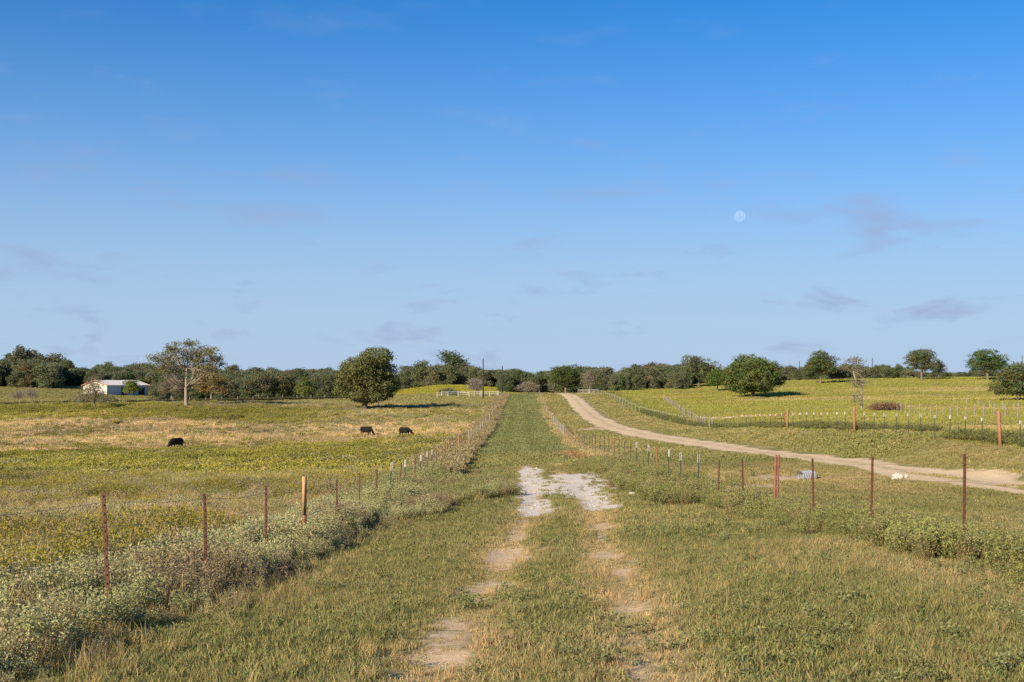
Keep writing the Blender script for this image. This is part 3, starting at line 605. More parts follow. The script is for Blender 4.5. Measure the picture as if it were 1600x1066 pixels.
# white limestone gravel lying on the chalky patch in the lane
def pebble(r):
    bm = bmesh.new(); bmesh.ops.create_icosphere(bm, subdivisions=1, radius=1)
    for v in bm.verts: v.co *= r.uniform(.7, 1.15); v.co.z *= .6
    m = bpy.data.meshes.new('pebble'); bm.to_mesh(m); bm.free(); m.materials.append(M['rock']); return m
P_peb = proto_collection('limestone_pebble', [pebble(random.Random(i)) for i in range(5)])
rng = np.random.default_rng(61); Y = rng.uniform(33, 74, 6000); X = rng.uniform(-1, 6, 6000); k = rng.random(6000) < caliche(X, Y) * smooth(.4, .7, fbm(X / 1.5, Y / 2, 601, 3)); X, Y = X[k], Y[k]
scatter('limestone_gravel', 'loose white limestone gravel on the chalky lane patch', P_peb, pts3(X, Y, .005), rng.gamma(1.6, .011, len(X)).clip(.008, .075), np.ones((len(X), 3)), .3, 63, 'gravel')

# ------------------------------------------------------------------ fences
def t_section(h, w=0.040, d=0.036, th=0.010, z0=-0.25, studs=True, mb=None):
    mb = mb or MB()
    pr = [(-w / 2, 0), (w / 2, 0), (w / 2, th), (th / 2, th), (th / 2, d), (-th / 2, d), (-th / 2, th), (-w / 2, th)]
    V = [(x, y, z) for z in (z0, h) for x, y in pr]; n = len(pr)
    mb.add(V, [(i, (i + 1) % n, n + (i + 1) % n, n + i) for i in range(n)] + [tuple(range(n))[::-1], tuple(range(n, 2 * n))])
    if studs:
        for k in range(14): mb.box((0, -0.006, h - 0.05 - k * 0.09), (0.012, 0.012, 0.018))
    return mb
def cyl(h, r, z0=-0.3, n=10, lean=0.0): mb = MB(); mb.tube([(0, 0, z0), (0, 0, h * .5), (lean, 0, h - .012), (lean, 0, h)], [r, r, r, r * .9], n); return mb
def rough_post(h, r, rg, n=7):
    mb = MB(); mb.tube([(rg.uniform(-.02, .02), rg.uniform(-.02, .02), z) for z in (-.3, h * .35, h * .7, h)], [r * rg.uniform(.85, 1.15) for _ in range(3)] + [r * .8], n); return mb
rg = random.Random(3)
PM = dict(
    rust=t_section(1.36).mesh('rust_t_post', M['rust']), green=t_section(1.42).mesh('green_t_post', M['green']), dark=t_section(1.38).mesh('dark_t_post', M['dark']),
    tip=t_section(1.425, .060, .055, .026, 1.15, False).mesh('white_post_tip', M['white']), tip2=t_section(1.425, .080, .07, .04, 1.25, False).mesh('white_post_cap', M['white']),
    pipe=cyl(1.50, .045).mesh('orange_pipe_post', M['orange'], smooth_=True), pipe_tip=cyl(1.505, .0475, 1.22).mesh('pale_pipe_tip', M['bronze'], smooth_=True), redpipe=cyl(1.42, .031).mesh('red_pipe_post', M['redpipe'], smooth_=True),
    bigpipe=cyl(1.80, .092, n=12).mesh('thick_orange_post', M['orange'], smooth_=True), cedar=[rough_post(rg.uniform(1.25, 1.5), .085, rg).mesh('grey_cedar_post', M['grey_wood']) for _ in range(4)],
    pale=[rough_post(rg.uniform(1.2, 1.4), .07, rg).mesh('pale_wood_post', M['pale_pipe']) for _ in range(3)], whitep=cyl(1.5, .085).mesh('white_pipe_post', M['pen'], smooth_=True), railp=cyl(1.45, .055).mesh('pale_rail_post', M['pale_pipe'], smooth_=True),
)
def wire_mesh(name, pts, r, mat, n=3):
    mb = MB(); mb.tube(pts, r, n, cap=False); return mb.mesh(name, mat)
def fence(name, label, posts, strands, wr=0.0022, seed=0, rail=None, wire_mat=None, tilt=1.2, group=None):
    """posts: (x, y, kind). One fence = posts, wires and rails that hang together"""
    rg = random.Random(seed); x0, y0 = posts[0][0], posts[0][1]
    root = thing(name, label, 'fence', x0, y0, group); base = root.location.copy(); tops = []
    for (x, y, kind) in posts:
        z = hz(x, y); p = Vector((x, y, z)) - base; r = (math.radians(rg.gauss(0, tilt)), math.radians(rg.gauss(0, tilt)), rg.uniform(-.15, .15)); s = (1, 1, rg.uniform(.97, 1.03))
        if kind in ('white', 'cap'):
            o = link('post', PM['green'], root, p, r, s); link('white_tip', PM['tip' if kind == 'white' else 'tip2'], o)
        elif kind == 'pipe_tip':
            o = link('post', PM['pipe'], root, p, r, s); link('pale_tip', PM['pipe_tip'], o)
        elif kind == 'pair':
            o = link('post', PM['redpipe'], root, p + Vector((-.034, 0, 0)), r, (1, 1, 1.06)); link('post', PM['redpipe'], root, p + Vector((.034, 0.015, 0)), r, (.8, .8, 1.06))
        else:
            m = PM[kind]; m = rg.choice(m) if isinstance(m, list) else m
            o = link('post', m, root, p, r, s)
        tops.append(p)
    for h in strands:
        pts = []
        for a, b in zip(tops[:-1], tops[1:]):
            q = a + Vector((0, -.01, h)); pts.append(q); mid = (a + b) / 2; mz = hz(mid.x + base.x, mid.y + base.y) - base.z; pts.append(Vector((mid.x, mid.y - .01, (mid.z * .7 + mz * .3) + h - .02)))
        pts.append(tops[-1] + Vector((0, -.01, h))); link('wire', wire_mesh('fence_wire', pts, wr, wire_mat or M['wire']), root)
    for h, r, mt in (rail or []):
        link('rail', wire_mesh('fence_rail', [p + Vector((0, 0, h)) for p in tops], r, mt, 6), root)
    return root
def dl(px): return 4.15 * FPX / (800 - px)
LP = [(8.2, 'rust')] + [(dl(px), k) for px, k in ((170, 'rust'), (322, 'rust'), (415, 'rust'), (476, 'pipe_tip'), (527, 'rust'), (562, 'rust'), (588, 'rust'), (608.5, 'white'), (624.5, 'rust'), (633.5, 'white'), (648.5, 'rust'), (657.5, 'white'), (668, 'white'), (678, 'white'),
        (686, 'rust'), (693.5, 'rust'), (698, 'rust'), (703, 'rust'), (707, 'rust'), (712, 'rust'), (715.5, 'rust'), (719.5, 'pipe'), (722, 'rust'), (725, 'rust'), (728.7, 'rust'), (731, 'rust'), (736, 'pale'))]
LP += [(d, 'pale') for d in (128, 142, 156, 164, 178, 196, 214, 235, 255, 280, 305, 330, 346)]
fence('lane_fence', 'rusty and white tipped wire fence along the left of the lane', [(float(fence_left(d)) if d > 60 else -4.15, d, k) for d, k in LP], (.25, .5, .75, 1.0, 1.25), seed=5)
def dr(px): return 6.2 * FPX / (px - 800)
RP = [(12.6, 'rust')] + [(dr(px), k) for px, k in ((1506, 'rust'), (1361, 'rust'), (1272, 'rust'), (1212, 'pair'), (1162, 'rust'), (1122, 'rust'), (1091, 'white'), (1064, 'white'), (1044, 'white'), (1028, 'redpipe'), (1013, 'white'), (995, 'white'), (985, 'dark'), (976, 'dark'), (967.5, 'dark'), (959, 'redpipe'),
        (951, 'dark'), (944, 'dark'), (937.5, 'dark'), (931.5, 'dark'), (926, 'dark'), (921, 'dark'), (916.5, 'dark'), (912.5, 'dark'), (909, 'dark'), (905.5, 'dark'), (898, 'pipe'), (894, 'dark'), (890.5, 'dark'), (887, 'dark'), (884, 'dark'))]
RP += [(d, 'pale') for d in (146, 151, 156, 162, 168, 175, 184, 194, 210, 230, 252, 276, 300, 324, 347)]
fence('lane_fence', 'rusty and green posted wire fence along the right of the lane', [(float(fence_right(d)), d, k) for d, k in RP], (.25, .5, .75, 1.0, 1.25), seed=6)
BP = []; special = {61.3: 'bigpipe', 86.3: 'bigpipe', 107.0: 'bigpipe', 131.0: 'pipe', 150.0: 'cedar', 170.0: 'pipe'}
d = 51.5
while d < 232:
    k = 'cap'
    for s in special:
        if abs(d - s) < 1.2: k = special[s]
    BP.append((25.0, d, k)); d += 2.36
fence('boundary_fence', 'white capped green post fence with orange corner posts beyond the dirt road', BP, (.3, .6, .9, 1.2), seed=7)
fence('rail_fence', 'pale weathered rail fence climbing beside the dirt road to the crest', [(25.0, 234 + 7 * i, 'railp') for i in range(15)] + [(23.5, 338, 'railp'), (21.5, 341, 'railp'), (19.6, 343, 'railp')], (.5, .8, 1.1), seed=8, rail=[(1.38, .045, M['pale_pipe'])], wr=.008, wire_mat=M['pale_pipe'])
fence('cross_fence', 'grey wooden post fence running up the green hill from the boundary fence', [(25.6 + (42 - 25.6) * i / 40, 152 + (330 - 152) * i / 40, 'cedar') for i in range(41) if i % 4 != 2], (.4, .8, 1.1), seed=9)
fence('cedar_fence', 'weathered cedar post fence in front of the hill at far right', [(44.0 + (66 - 44.0) * i / 21, 98 + (208 - 98) * i / 21, 'cedar') for i in range(22)], (.4, .8, 1.15), seed=10)
_p = [(78, 180), (86, 210), (100, 258), (113, 310), (118, 355), (121, 400)]
fence('hill_fence', 'thin post fence crossing the upper hillside at right', [(float(np.interp(t, range(6), [q[0] for q in _p])), float(np.interp(t, range(6), [q[1] for q in _p])), 'pale' if i % 4 == 0 else 'dark') for i, t in enumerate(np.linspace(0, 5, 46))], (.4, .8, 1.1), seed=11)
fence('pasture_fence', 'pale post fence at the far left edge of the weedy field', [(-118 + 82 * i / 26, 236 + 84 * (i / 26) ** .8, 'pale') for i in range(27)], (.4, .8, 1.1), seed=12)
# white pipe pen at the head of the field
pen = [(at(683, 318), 318), (at(700, 318), 318), (at(716, 320), 320), (at(733, 318), 318), (at(752, 320), 320), (at(765, 321), 321), (at(778, 322), 322), (at(779, 334), 334), (at(750, 335), 335), (at(716, 335), 335), (at(690, 334), 334), (at(683, 318), 318)]
fence('cattle_pen', 'white pipe cattle pen at the head of the left field', [(x, y, 'whitep') for x, y in pen], (), seed=13, rail=[(1.38, .05, M['pen']), (.85, .035, M['pen'])])
fence('entrance_fence', 'low arched pale pipe fence at the crest beside the dirt road', [(at(903, 352), 352, 'railp'), (at(911, 351), 351, 'railp'), (at(919, 350), 350, 'railp'), (at(927, 348), 348, 'railp'), (at(935, 345), 345, 'railp')], (.5, .9), seed=14, rail=[(1.5, .09, M['pale_pipe'])], wr=.03, wire_mat=M['pale_pipe'])
# rusty pipe panel behind the boundary fence
x, y = at(1215, 124), 124.0; g = thing('pipe_panel', 'small rusty red pipe panel behind the white capped fence', 'gate', x, y)
for s in (-.72, .72): mb = MB(); mb.tube([(s, 0, -.2), (s, 0, 1.25)], .05, 8); link('post', mb.mesh('panel_post', M['redpipe'], smooth_=True), g)
for h in (1.05, .7): mb = MB(); mb.tube([(-.72, 0, h), (.72, 0, h)], .04, 8); link('rail', mb.mesh('panel_rail', M['redpipe'], smooth_=True), g)

# ------------------------------------------------------------------ trees
def leaf_cloud(rng, blobs, n_leaf, ls, clus=16, sig=.42, shell=(.45, 1.0), hue=0.18):
    vol = np.array([(b[3] * b[4] * b[5]) ** (2 / 3) for b in blobs]); vol = vol / vol.sum(); P = []; U = []; K = []
    for b, w in zip(blobs, vol):
        nc = max(3, int(n_leaf * w / clus)); d = rng.normal(size=(nc, 3)); d /= np.linalg.norm(d, axis=1)[:, None]
        r = rng.uniform(*shell, nc) ** .7; c = np.array(b[:3]) + d * r[:, None] * np.array(b[3:6])
        kb = rng.uniform(.72, 1.25, nc); kh = rng.normal(0, hue, nc)
        off = rng.normal(0, sig, (nc, clus, 3)) * np.array([1, 1, .6])
        P.append((c[:, None] + off).reshape(-1, 3)); U.append(np.repeat(d, clus, 0))
        k = np.stack([kb * (1 + kh * .9), kb, kb * (1 - kh * .5)], 1); K.append(np.repeat(k, clus, 0))
    P = np.concatenate(P); U = np.concatenate(U); K = np.concatenate(K); n = len(P)
    N = rng.normal(size=(n, 3)) + U * .6 + np.array([0, 0, .5]); N /= np.linalg.norm(N, axis=1)[:, None]
    T = np.cross(N, rng.normal(size=(n, 3))); T /= np.linalg.norm(T, axis=1)[:, None]; B = np.cross(N, T)
    s = ls * rng.uniform(.55, 1.3, n)[:, None]
    q = np.stack([P - T * s * .6, P + B * s * .38 + T * s * .05, P + T * s * .6, P - B * s * .38 - T * s * .05], 1).reshape(-1, 3)
    K = K * rng.uniform(.8, 1.2, n)[:, None]
    return q, [(4 * i, 4 * i + 1, 4 * i + 2, 4 * i + 3) for i in range(n)], np.repeat(K, 4, 0)
def wood(rng, blobs, trunk, r0, twigs=5, mb=None, twig_out=1.0, limb_r=.42):
    mb = mb or MB(); tr = [Vector(p) for p in trunk]
    rr = [r0 * (1.5 if i == 0 else 1.0) * (1 - .45 * i / (len(tr) - 1)) for i in range(len(tr))]
    mb.tube([tr[0] - Vector((0, 0, .4)), tr[0] + (tr[1] - tr[0]) * .12] + tr[1:], [rr[0], r0] + rr[1:], 8)
    top = tr[-1]; rt = rr[-1]
    for b in blobs:
        c = Vector(b[:3]); st = tr[-1] if rng.random() < .6 or len(tr) < 3 else tr[-2]
        m1 = st.lerp(c, .4) + Vector(rng.normal(0, .25, 3)) - Vector((0, 0, .12 * (c - st).length * (1 if c.z > st.z else -.4))); m2 = st.lerp(c, .75) + Vector(rng.normal(0, .3, 3))
        a = rt * limb_r * rng.uniform(1.1, 1.6); mb.tube([st, m1, m2, c], [a, a * .75, a * .5, a * .25], 5)
        for k in range(twigs):
            s = [m1, m2, c][rng.integers(0, 3)].lerp(c, rng.random() * .6); d = Vector(rng.normal(size=3)); d.normalize()
            e = c + Vector((d.x * b[3], d.y * b[4], d.z * b[5])) * .92 * twig_out
            mid = s.lerp(e, .5) + Vector(rng.normal(0, .22, 3)); mb.tube([s, mid, e], [a * .32, a * .2, .02], 4, cap=False)
            for q in range(2):
                e2 = mid.lerp(e, rng.random()) + Vector(rng.normal(0, .5, 3)) ; mb.tube([mid, e2], [a * .14, .012], 3, cap=False)
    return mb
def tree(name, label, px, d, by=None, W=None, H=None, blobs_px=None, leaf=(0.07, 0.085, 0.03), n_leaf=4200, ls=.42, trunk_px=None, r0=.35, bark='bark', seed=1, group=None, cat='tree', twigs=5, shell=(.45, 1.0), sig=.42, sparse=1.0, hue=.18, clus=16):
    """blobs_px: (dx, up, rx, rz) in photo pixels from the foot of the tree"""
    rng = np.random.default_rng(seed); x = at(px, d); k = d / FPX
    root = thing(name, label, cat, x, d, group)
    if blobs_px is None:
        blobs_px = []
        for i in range(11):
            a = rng.uniform(-1, 1); u = rng.uniform(.34, .82); lim = math.sqrt(max(.08, 1 - ((u - .52) / .52) ** 2)); blobs_px.append((a * W * .34 * lim, u * H, W * rng.uniform(.15, .24), H * rng.uniform(.12, .19)))
        blobs_px += [(0, .80 * H, W * .26, H * .17), (-W * .28, .5 * H, W * .2, H * .2), (W * .28, .52 * H, W * .2, H * .2), (0, .5 * H, W * .3, H * .25)]
    blobs = []
    span = max(b[0] + b[2] for b in blobs_px) - min(b[0] - b[2] for b in blobs_px)
    for b in blobs_px:
        dep = math.sqrt(max(0.05, 1 - (b[0] / (span * .55)) ** 2)) * span * .28
        blobs.append((b[0] * k, rng.uniform(-1, 1) * dep * k, b[1] * k, b[2] * k, b[2] * k * rng.uniform(.9, 1.2), b[3] * k))
    if len(blobs_px) < 16:
        for b in list(blobs): blobs.append((b[0] * .9, -b[1] + rng.normal(0, .3), b[2] * rng.uniform(.9, 1.02), b[3] * .9, b[4] * .9, b[5] * .9))
    tp = trunk_px or [(0, 0), (0, min(b[1] for b in blobs_px) * .7 + 2), (1, np.mean([b[1] for b in blobs_px]) * .8)]
    trunk = [(p[0] * k, 0, p[1] * k) for p in tp]
    link('trunk', wood(rng, blobs, trunk, r0, twigs).mesh(name + '_wood', M[bark], smooth_=True), root)
    if n_leaf: link('crown', leaf_mesh(name + '_leaves', *leaf_cloud(rng, blobs, int(n_leaf * 2.5 * sparse), ls * .74, clus, sig, shell, hue), foliage(name + '_leaf', tuple(1.75 * q for q in leaf), .22)), root)
    return root
tree('oak_tree', 'tall thin flat topped oak with bare trunk in the left field', 291, 240, blobs_px=[(-29, 77, 24, 11), (-44, 65, 12, 8), (-12, 94, 18, 8), (8, 100, 14, 6), (30, 88, 22, 9), (49, 74, 12, 7), (8, 78, 18, 12), (38, 63, 13, 5), (-22, 58, 13, 7), (22, 76, 14, 9), (-42, 76, 8, 6), (-48, 58, 9, 6), (51, 66, 9, 6), (-26, 90, 13, 6), (44, 82, 12, 6)],
     trunk_px=[(0, 0), (-.5, 30), (1, 62)], r0=.40, n_leaf=3300, ls=.34, hue=.10, leaf=(.100, .096, .036), seed=3, sig=.36, twigs=8, bark='pale_bark', clus=12, shell=(.3, 1.0))
tree('oak_tree', 'big dense dome shaped oak left of the lane casting a shadow', 570, 240, blobs_px=[(18, 86, 28, 13), (-8, 68, 30, 17), (28, 62, 22, 18), (-32, 45, 18, 16), (8, 40, 32, 17), (35, 38, 15, 13), (-30, 28, 16, 9), (-6, 24, 22, 8), (20, 23, 18, 8), (-20, 60, 20, 14), (5, 58, 30, 18), (-36, 34, 15, 12), (40, 30, 12, 10), (2, 20, 28, 8)],
     trunk_px=[(0, 0), (0, 16), (2, 45)], r0=.62, n_leaf=15000, ls=.42, sig=.36, hue=.08, leaf=(.088, .092, .034), seed=4, clus=14)
tree('oak_tree', 'huge spreading dark green oak on the right hillside', 1176, 345, blobs_px=[(-2, 55, 27, 12), (-26, 38, 20, 16), (24, 42, 18, 14), (-34, 22, 13, 12), (0, 30, 32, 18), (34, 28, 12, 10), (-18, 14, 15, 8), (14, 16, 20, 9), (42, 24, 7, 6), (-8, 44, 26, 14), (10, 48, 22, 12)],
     trunk_px=[(0, 0), (1, 9), (0, 26)], r0=.6, n_leaf=12000, ls=.55, leaf=(.066, .084, .026), seed=5, sig=.5)
tree('oak_tree', 'grey green oak behind the huge oak on the hill', 1092, 420, W=62, H=51, n_leaf=4200, ls=.5, leaf=(.078, .088, .042), seed=6, r0=.4)
tree('juniper_tree', 'bright green rounded juniper at the left edge of the huge oak', 1121, 385, W=36, H=36, n_leaf=3200, ls=.42, leaf=(.064, .092, .022), seed=7, r0=.25, shell=(.6, 1.0))
tree('oak_tree', 'round topped oak on the ridge left of the dead tree', 1282, 415, W=54, H=54, n_leaf=4600, ls=.5, leaf=(.062, .076, .028), seed=8, r0=.45)
tree('oak_tree', 'solitary oak with clear trunk on the right ridge', 1440, 430, W=54, H=50, n_leaf=4000, ls=.48, leaf=(.066, .076, .034), seed=9, r0=.42)
tree('oak_tree', 'thin half bare oak beside the solitary ridge oak', 1467, 435, W=24, H=32, n_leaf=650, ls=.42, leaf=(.09, .085, .05), seed=10, r0=.26, bark='pale_bark', twigs=5)
tree('oak_tree', 'rounded deep green oak on the ridge near the right edge', 1543, 420, W=60, H=51, n_leaf=4800, ls=.5, leaf=(.052, .078, .026), seed=11, r0=.45)
tree('oak_tree', 'large dark oak cut off by the right edge of the photo', 1592, 300, blobs_px=[(0, 48, 26, 12), (-20, 34, 20, 14), (20, 36, 22, 16), (-34, 18, 14, 10), (-8, 18, 22, 11), (20, 16, 22, 10), (0, 34, 26, 16)], n_leaf=7000, ls=.45, leaf=(.068, .078, .030), seed=12, r0=.5)
tree('oak_tree', 'dark clump oak beside the top of the dirt road', 884, 392, W=54, H=46, n_leaf=5200, ls=.48, leaf=(.052, .068, .024), seed=13, r0=.4, shell=(.5, 1.0))
tree('dead_tree', 'pale bare tree standing at the crest by the arched fence', 921, 366, W=28, H=42, n_leaf=260, ls=.34, leaf=(.10, .09, .045), seed=14, r0=.26, bark='pale_bark', twigs=8)
tree('oak_tree', 'thin pale oak in front of the centre woods', 1018, 430, W=32, H=34, n_leaf=900, ls=.4, leaf=(.085, .085, .045), seed=15, r0=.24, bark='pale_bark', twigs=7)
tree('dead_tree', 'gnarled half dead tree standing behind the boundary fence', 1346, 215, blobs_px=[(-30, 66, 10, 5), (-12, 76, 14, 6), (2, 70, 8, 5), (-10, 42, 9, 6), (-9, 18, 5, 12), (2, 44, 7, 4)], trunk_px=[(1, 0), (0, 22), (2, 42), (-9, 44), (-13, 60)],
     n_leaf=420, ls=.30, leaf=(.085, .08, .045), seed=16, r0=.20, bark='pale_bark', twigs=8, clus=8)
tree('dead_tree', 'grey leafless twiggy tree behind the white cattle pen', 742, 338, W=34, H=31, n_leaf=0, seed=17, r0=.3, bark='pale_bark', twigs=12)
tree('small_oak_tree', 'scraggly half bare small tree in front of the barn', 148, 236, blobs_px=[(0, 44, 15, 9), (-8, 32, 14, 9), (-12, 22, 16, 9), (12, 20, 14, 9), (4, 28, 12, 9), (-26, 16, 12, 7), (22, 14, 10, 6)], n_leaf=1500, ls=.25, leaf=(.125, .110, .068), seed=18, r0=.20, twigs=10, clus=9, sig=.3)
tree('shade_tree', 'small green shade tree with straight trunk beside the barn', 207, 385, W=30, H=31, n_leaf=1700, ls=.38, leaf=(.105, .125, .026), seed=19, r0=.2)
tree('bare_tree', 'small pale leafless tree on the slope at the far left', 47, 300, W=30, H=30, n_leaf=0, seed=20, r0=.12, bark='pale_bark', twigs=8)
tree('brush_bush', 'grey leafless bush next to the bare tree at far left', 28, 305, W=26, H=20, n_leaf=0, seed=21, r0=.10, bark='pale_bark', twigs=9, cat='bush')
tree('bush', 'grey thicket of brush at the head of the lane', 826, 362, W=44, H=20, n_leaf=1600, ls=.3, leaf=(.15, .125, .085), seed=22, r0=.12, twigs=7, cat='bush', bark='pale_bark')
tree('bush', 'low dark bush beside the white cattle pen', 699, 345, W=26, H=11, n_leaf=900, ls=.3, leaf=(.10, .085, .055), seed=23, r0=.08, cat='bush')
tree('bush', 'low green bush behind the white cattle pen', 712, 342, W=16, H=8, n_leaf=700, ls=.28, leaf=(.05, .075, .03), seed=24, r0=.07, cat='bush')
tree('bush', 'reddish brown brush patch at the foot of the half dead tree', 1388, 200, W=60, H=12, n_leaf=2000, ls=.22, leaf=(.135, .085, .05), seed=25, r0=.05, cat='bush', twigs=7)
tree('bush', 'olive thicket on the ridge under the round topped oak', 1312, 425, W=50, H=24, n_leaf=2600, ls=.42, leaf=(.082, .085, .042), seed=26, r0=.12, cat='bush')
tree('oak_tree', 'brownish oak showing behind the tall flat topped oak', 330, 312, W=62, H=46, n_leaf=3000, ls=.42, leaf=(.135, .105, .042), seed=27, r0=.25, bark='pale_bark')
tree('oak_tree', 'thin grey brown tree left of the flat topped oak', 268, 318, W=40, H=40, n_leaf=900, ls=.36, leaf=(.12, .10, .06), seed=28, r0=.2, bark='pale_bark', twigs=8)
tree('oak_tree', 'greyish rounded oak at the left of the field edge pair', 405, 325, W=48, H=44, n_leaf=3800, ls=.42, leaf=(.082, .082, .042), seed=29, r0=.3)
tree('oak_tree', 'brownish rounded oak at the right of the field edge pair', 440, 328, W=44, H=42, n_leaf=3600, ls=.42, leaf=(.088, .080, .038), seed=30, r0=.3)
tree('oak_tree', 'bright green young tree at the field edge near the dome oak', 474, 322, W=26, H=36, n_leaf=2000, ls=.38, leaf=(.085, .105, .028), seed=31, r0=.2)

# far woods that read as one mass
def wood_proto(i):
    rng = np.random.default_rng(900 + i); H = 9.0; W = [8.5, 7.5, 9.5, 6.0, 8.0, 7.0, 5.0][i % 7]; bl = []
    for k in range(12):
        u = rng.uniform(.10, .84); a = rng.uniform(0, 6.28); r = W * .30 * math.sqrt(max(.1, 1 - ((u - .5) / .52) ** 2)) * rng.uniform(.5, 1.1); bl.append((r * math.cos(a), r * math.sin(a), u * H, W * rng.uniform(.17, .26), W * rng.uniform(.17, .26), H * rng.uniform(.12, .18)))
    bl.append((0, 0, .82 * H, W * .22, W * .22, H * .15))
    lv, lf, lk = leaf_cloud(rng, bl, 4600, .40, 14, .48, (.45, 1.0), .12)
    mb = wood(rng, bl, [(0, 0, 0), (.1, 0, H * .25), (.2, .1, H * .5)], .2, 2)
    n0 = len(lv); V = np.concatenate([lv, np.array(mb.v)]); F = lf + [tuple(j + n0 for j in f) for f in mb.f]
    K = np.concatenate([lk, np.full((len(mb.v), 3), 1.0)])
    me = leaf_mesh('woodland_tree_%02d' % i, V, F, K, M['leaf']); me.materials.append(M['bark'])
    me.polygons.foreach_set('material_index', [0] * len(lf) + [1] * len(mb.f)); return me
P_wood = proto_collection('woodland_tree', [wood_proto(i) for i in range(7)])
def woods(name, label, regions, seed):
    rng = np.random.default_rng(seed); XX = []; YY = []; SS = []; TT_ = []
    for (pa, pb, d0, d1, dens, h0, h1) in regions:
        u0, u1 = (pa - 800) / FPX, (pb - 800) / FPX; n = int((u1 - u0) * (d1 * d1 - d0 * d0) / 2 * dens * 1.45)
        D = np.sqrt(rng.uniform(d0 * d0, d1 * d1, n)); X = rng.uniform(u0, u1, n) * D; XX.append(X); YY.append(D)
        h = h0 + (h1 - h0) * np.clip(fbm(X / 22, D / 22, seed, 2) * 1.1 - .05 + rng.normal(0, .14, n), 0, 1.15); h = h * np.where(rng.random(n) < .07, rng.uniform(1.15, 1.4, n), 1) * rng.uniform(.72, 1.08, n); SS.append(h / 9.0)
        a, b, c = col(.168, .188, .098), col(.198, .192, .112), col(.135, .172, .074)  # leaf greens lifted and greyed: distance haze put into the colour
        r = rng.random(n); t = np.where((r < .5)[:, None], a, np.where((r < .8)[:, None], b, c)); t = np.where((rng.random(n) < .04)[:, None], col(.20, .165, .085), t)
        TT_.append(t * jit(rng, n, .12)[:, None])
    X, Y, S, T = map(np.concatenate, (XX, YY, SS, TT_))
    sc3 = np.stack([S * rng.uniform(.85, 1.3, len(S)), S * rng.uniform(.85, 1.3, len(S)), S], 1)
    return scatter(name, label, P_wood, pts3(X, Y, -.2), sc3, T, .03, seed, 'woods')
woods('left_woodland', 'dark oak woodland on the rise behind the barn at left', [(-190, 92, 425, 475, .040, 7.0, 11.0), (-190, 118, 475, 540, .03, 8, 12), (80, 190, 470, 540, .035, 5.5, 8.5)], 701)
woods('far_woodland', 'long olive green woodland stretching across the far side of the fields', [(245, 540, 345, 400, .034, 4.2, 7.2), (262, 560, 400, 455, .028, 5.8, 8.4), (150, 560, 455, 520, .026, 6.2, 9.2), (500, 860, 500, 590, .032, 6.2, 9.6), (150, 520, 520, 600, .02, 8.5, 11), (640, 720, 500, 540, .02, 8.5, 11.5)], 702)
woods('crest_woodland', 'dark woodland behind the crest of the lane and dirt road', [(785, 1075, 408, 480, .036, 4.8, 8.2), (840, 1090, 480, 560, .03, 6, 9)], 703)
woods('ridge_woodland', 'low line of trees behind the right hand ridge', [(1060, 1425, 560, 640, .034, 5.2, 8.4), (1425, 1820, 560, 640, .03, 3.6, 5.6), (1240, 1290, 480, 500, .03, 4, 5)], 704)

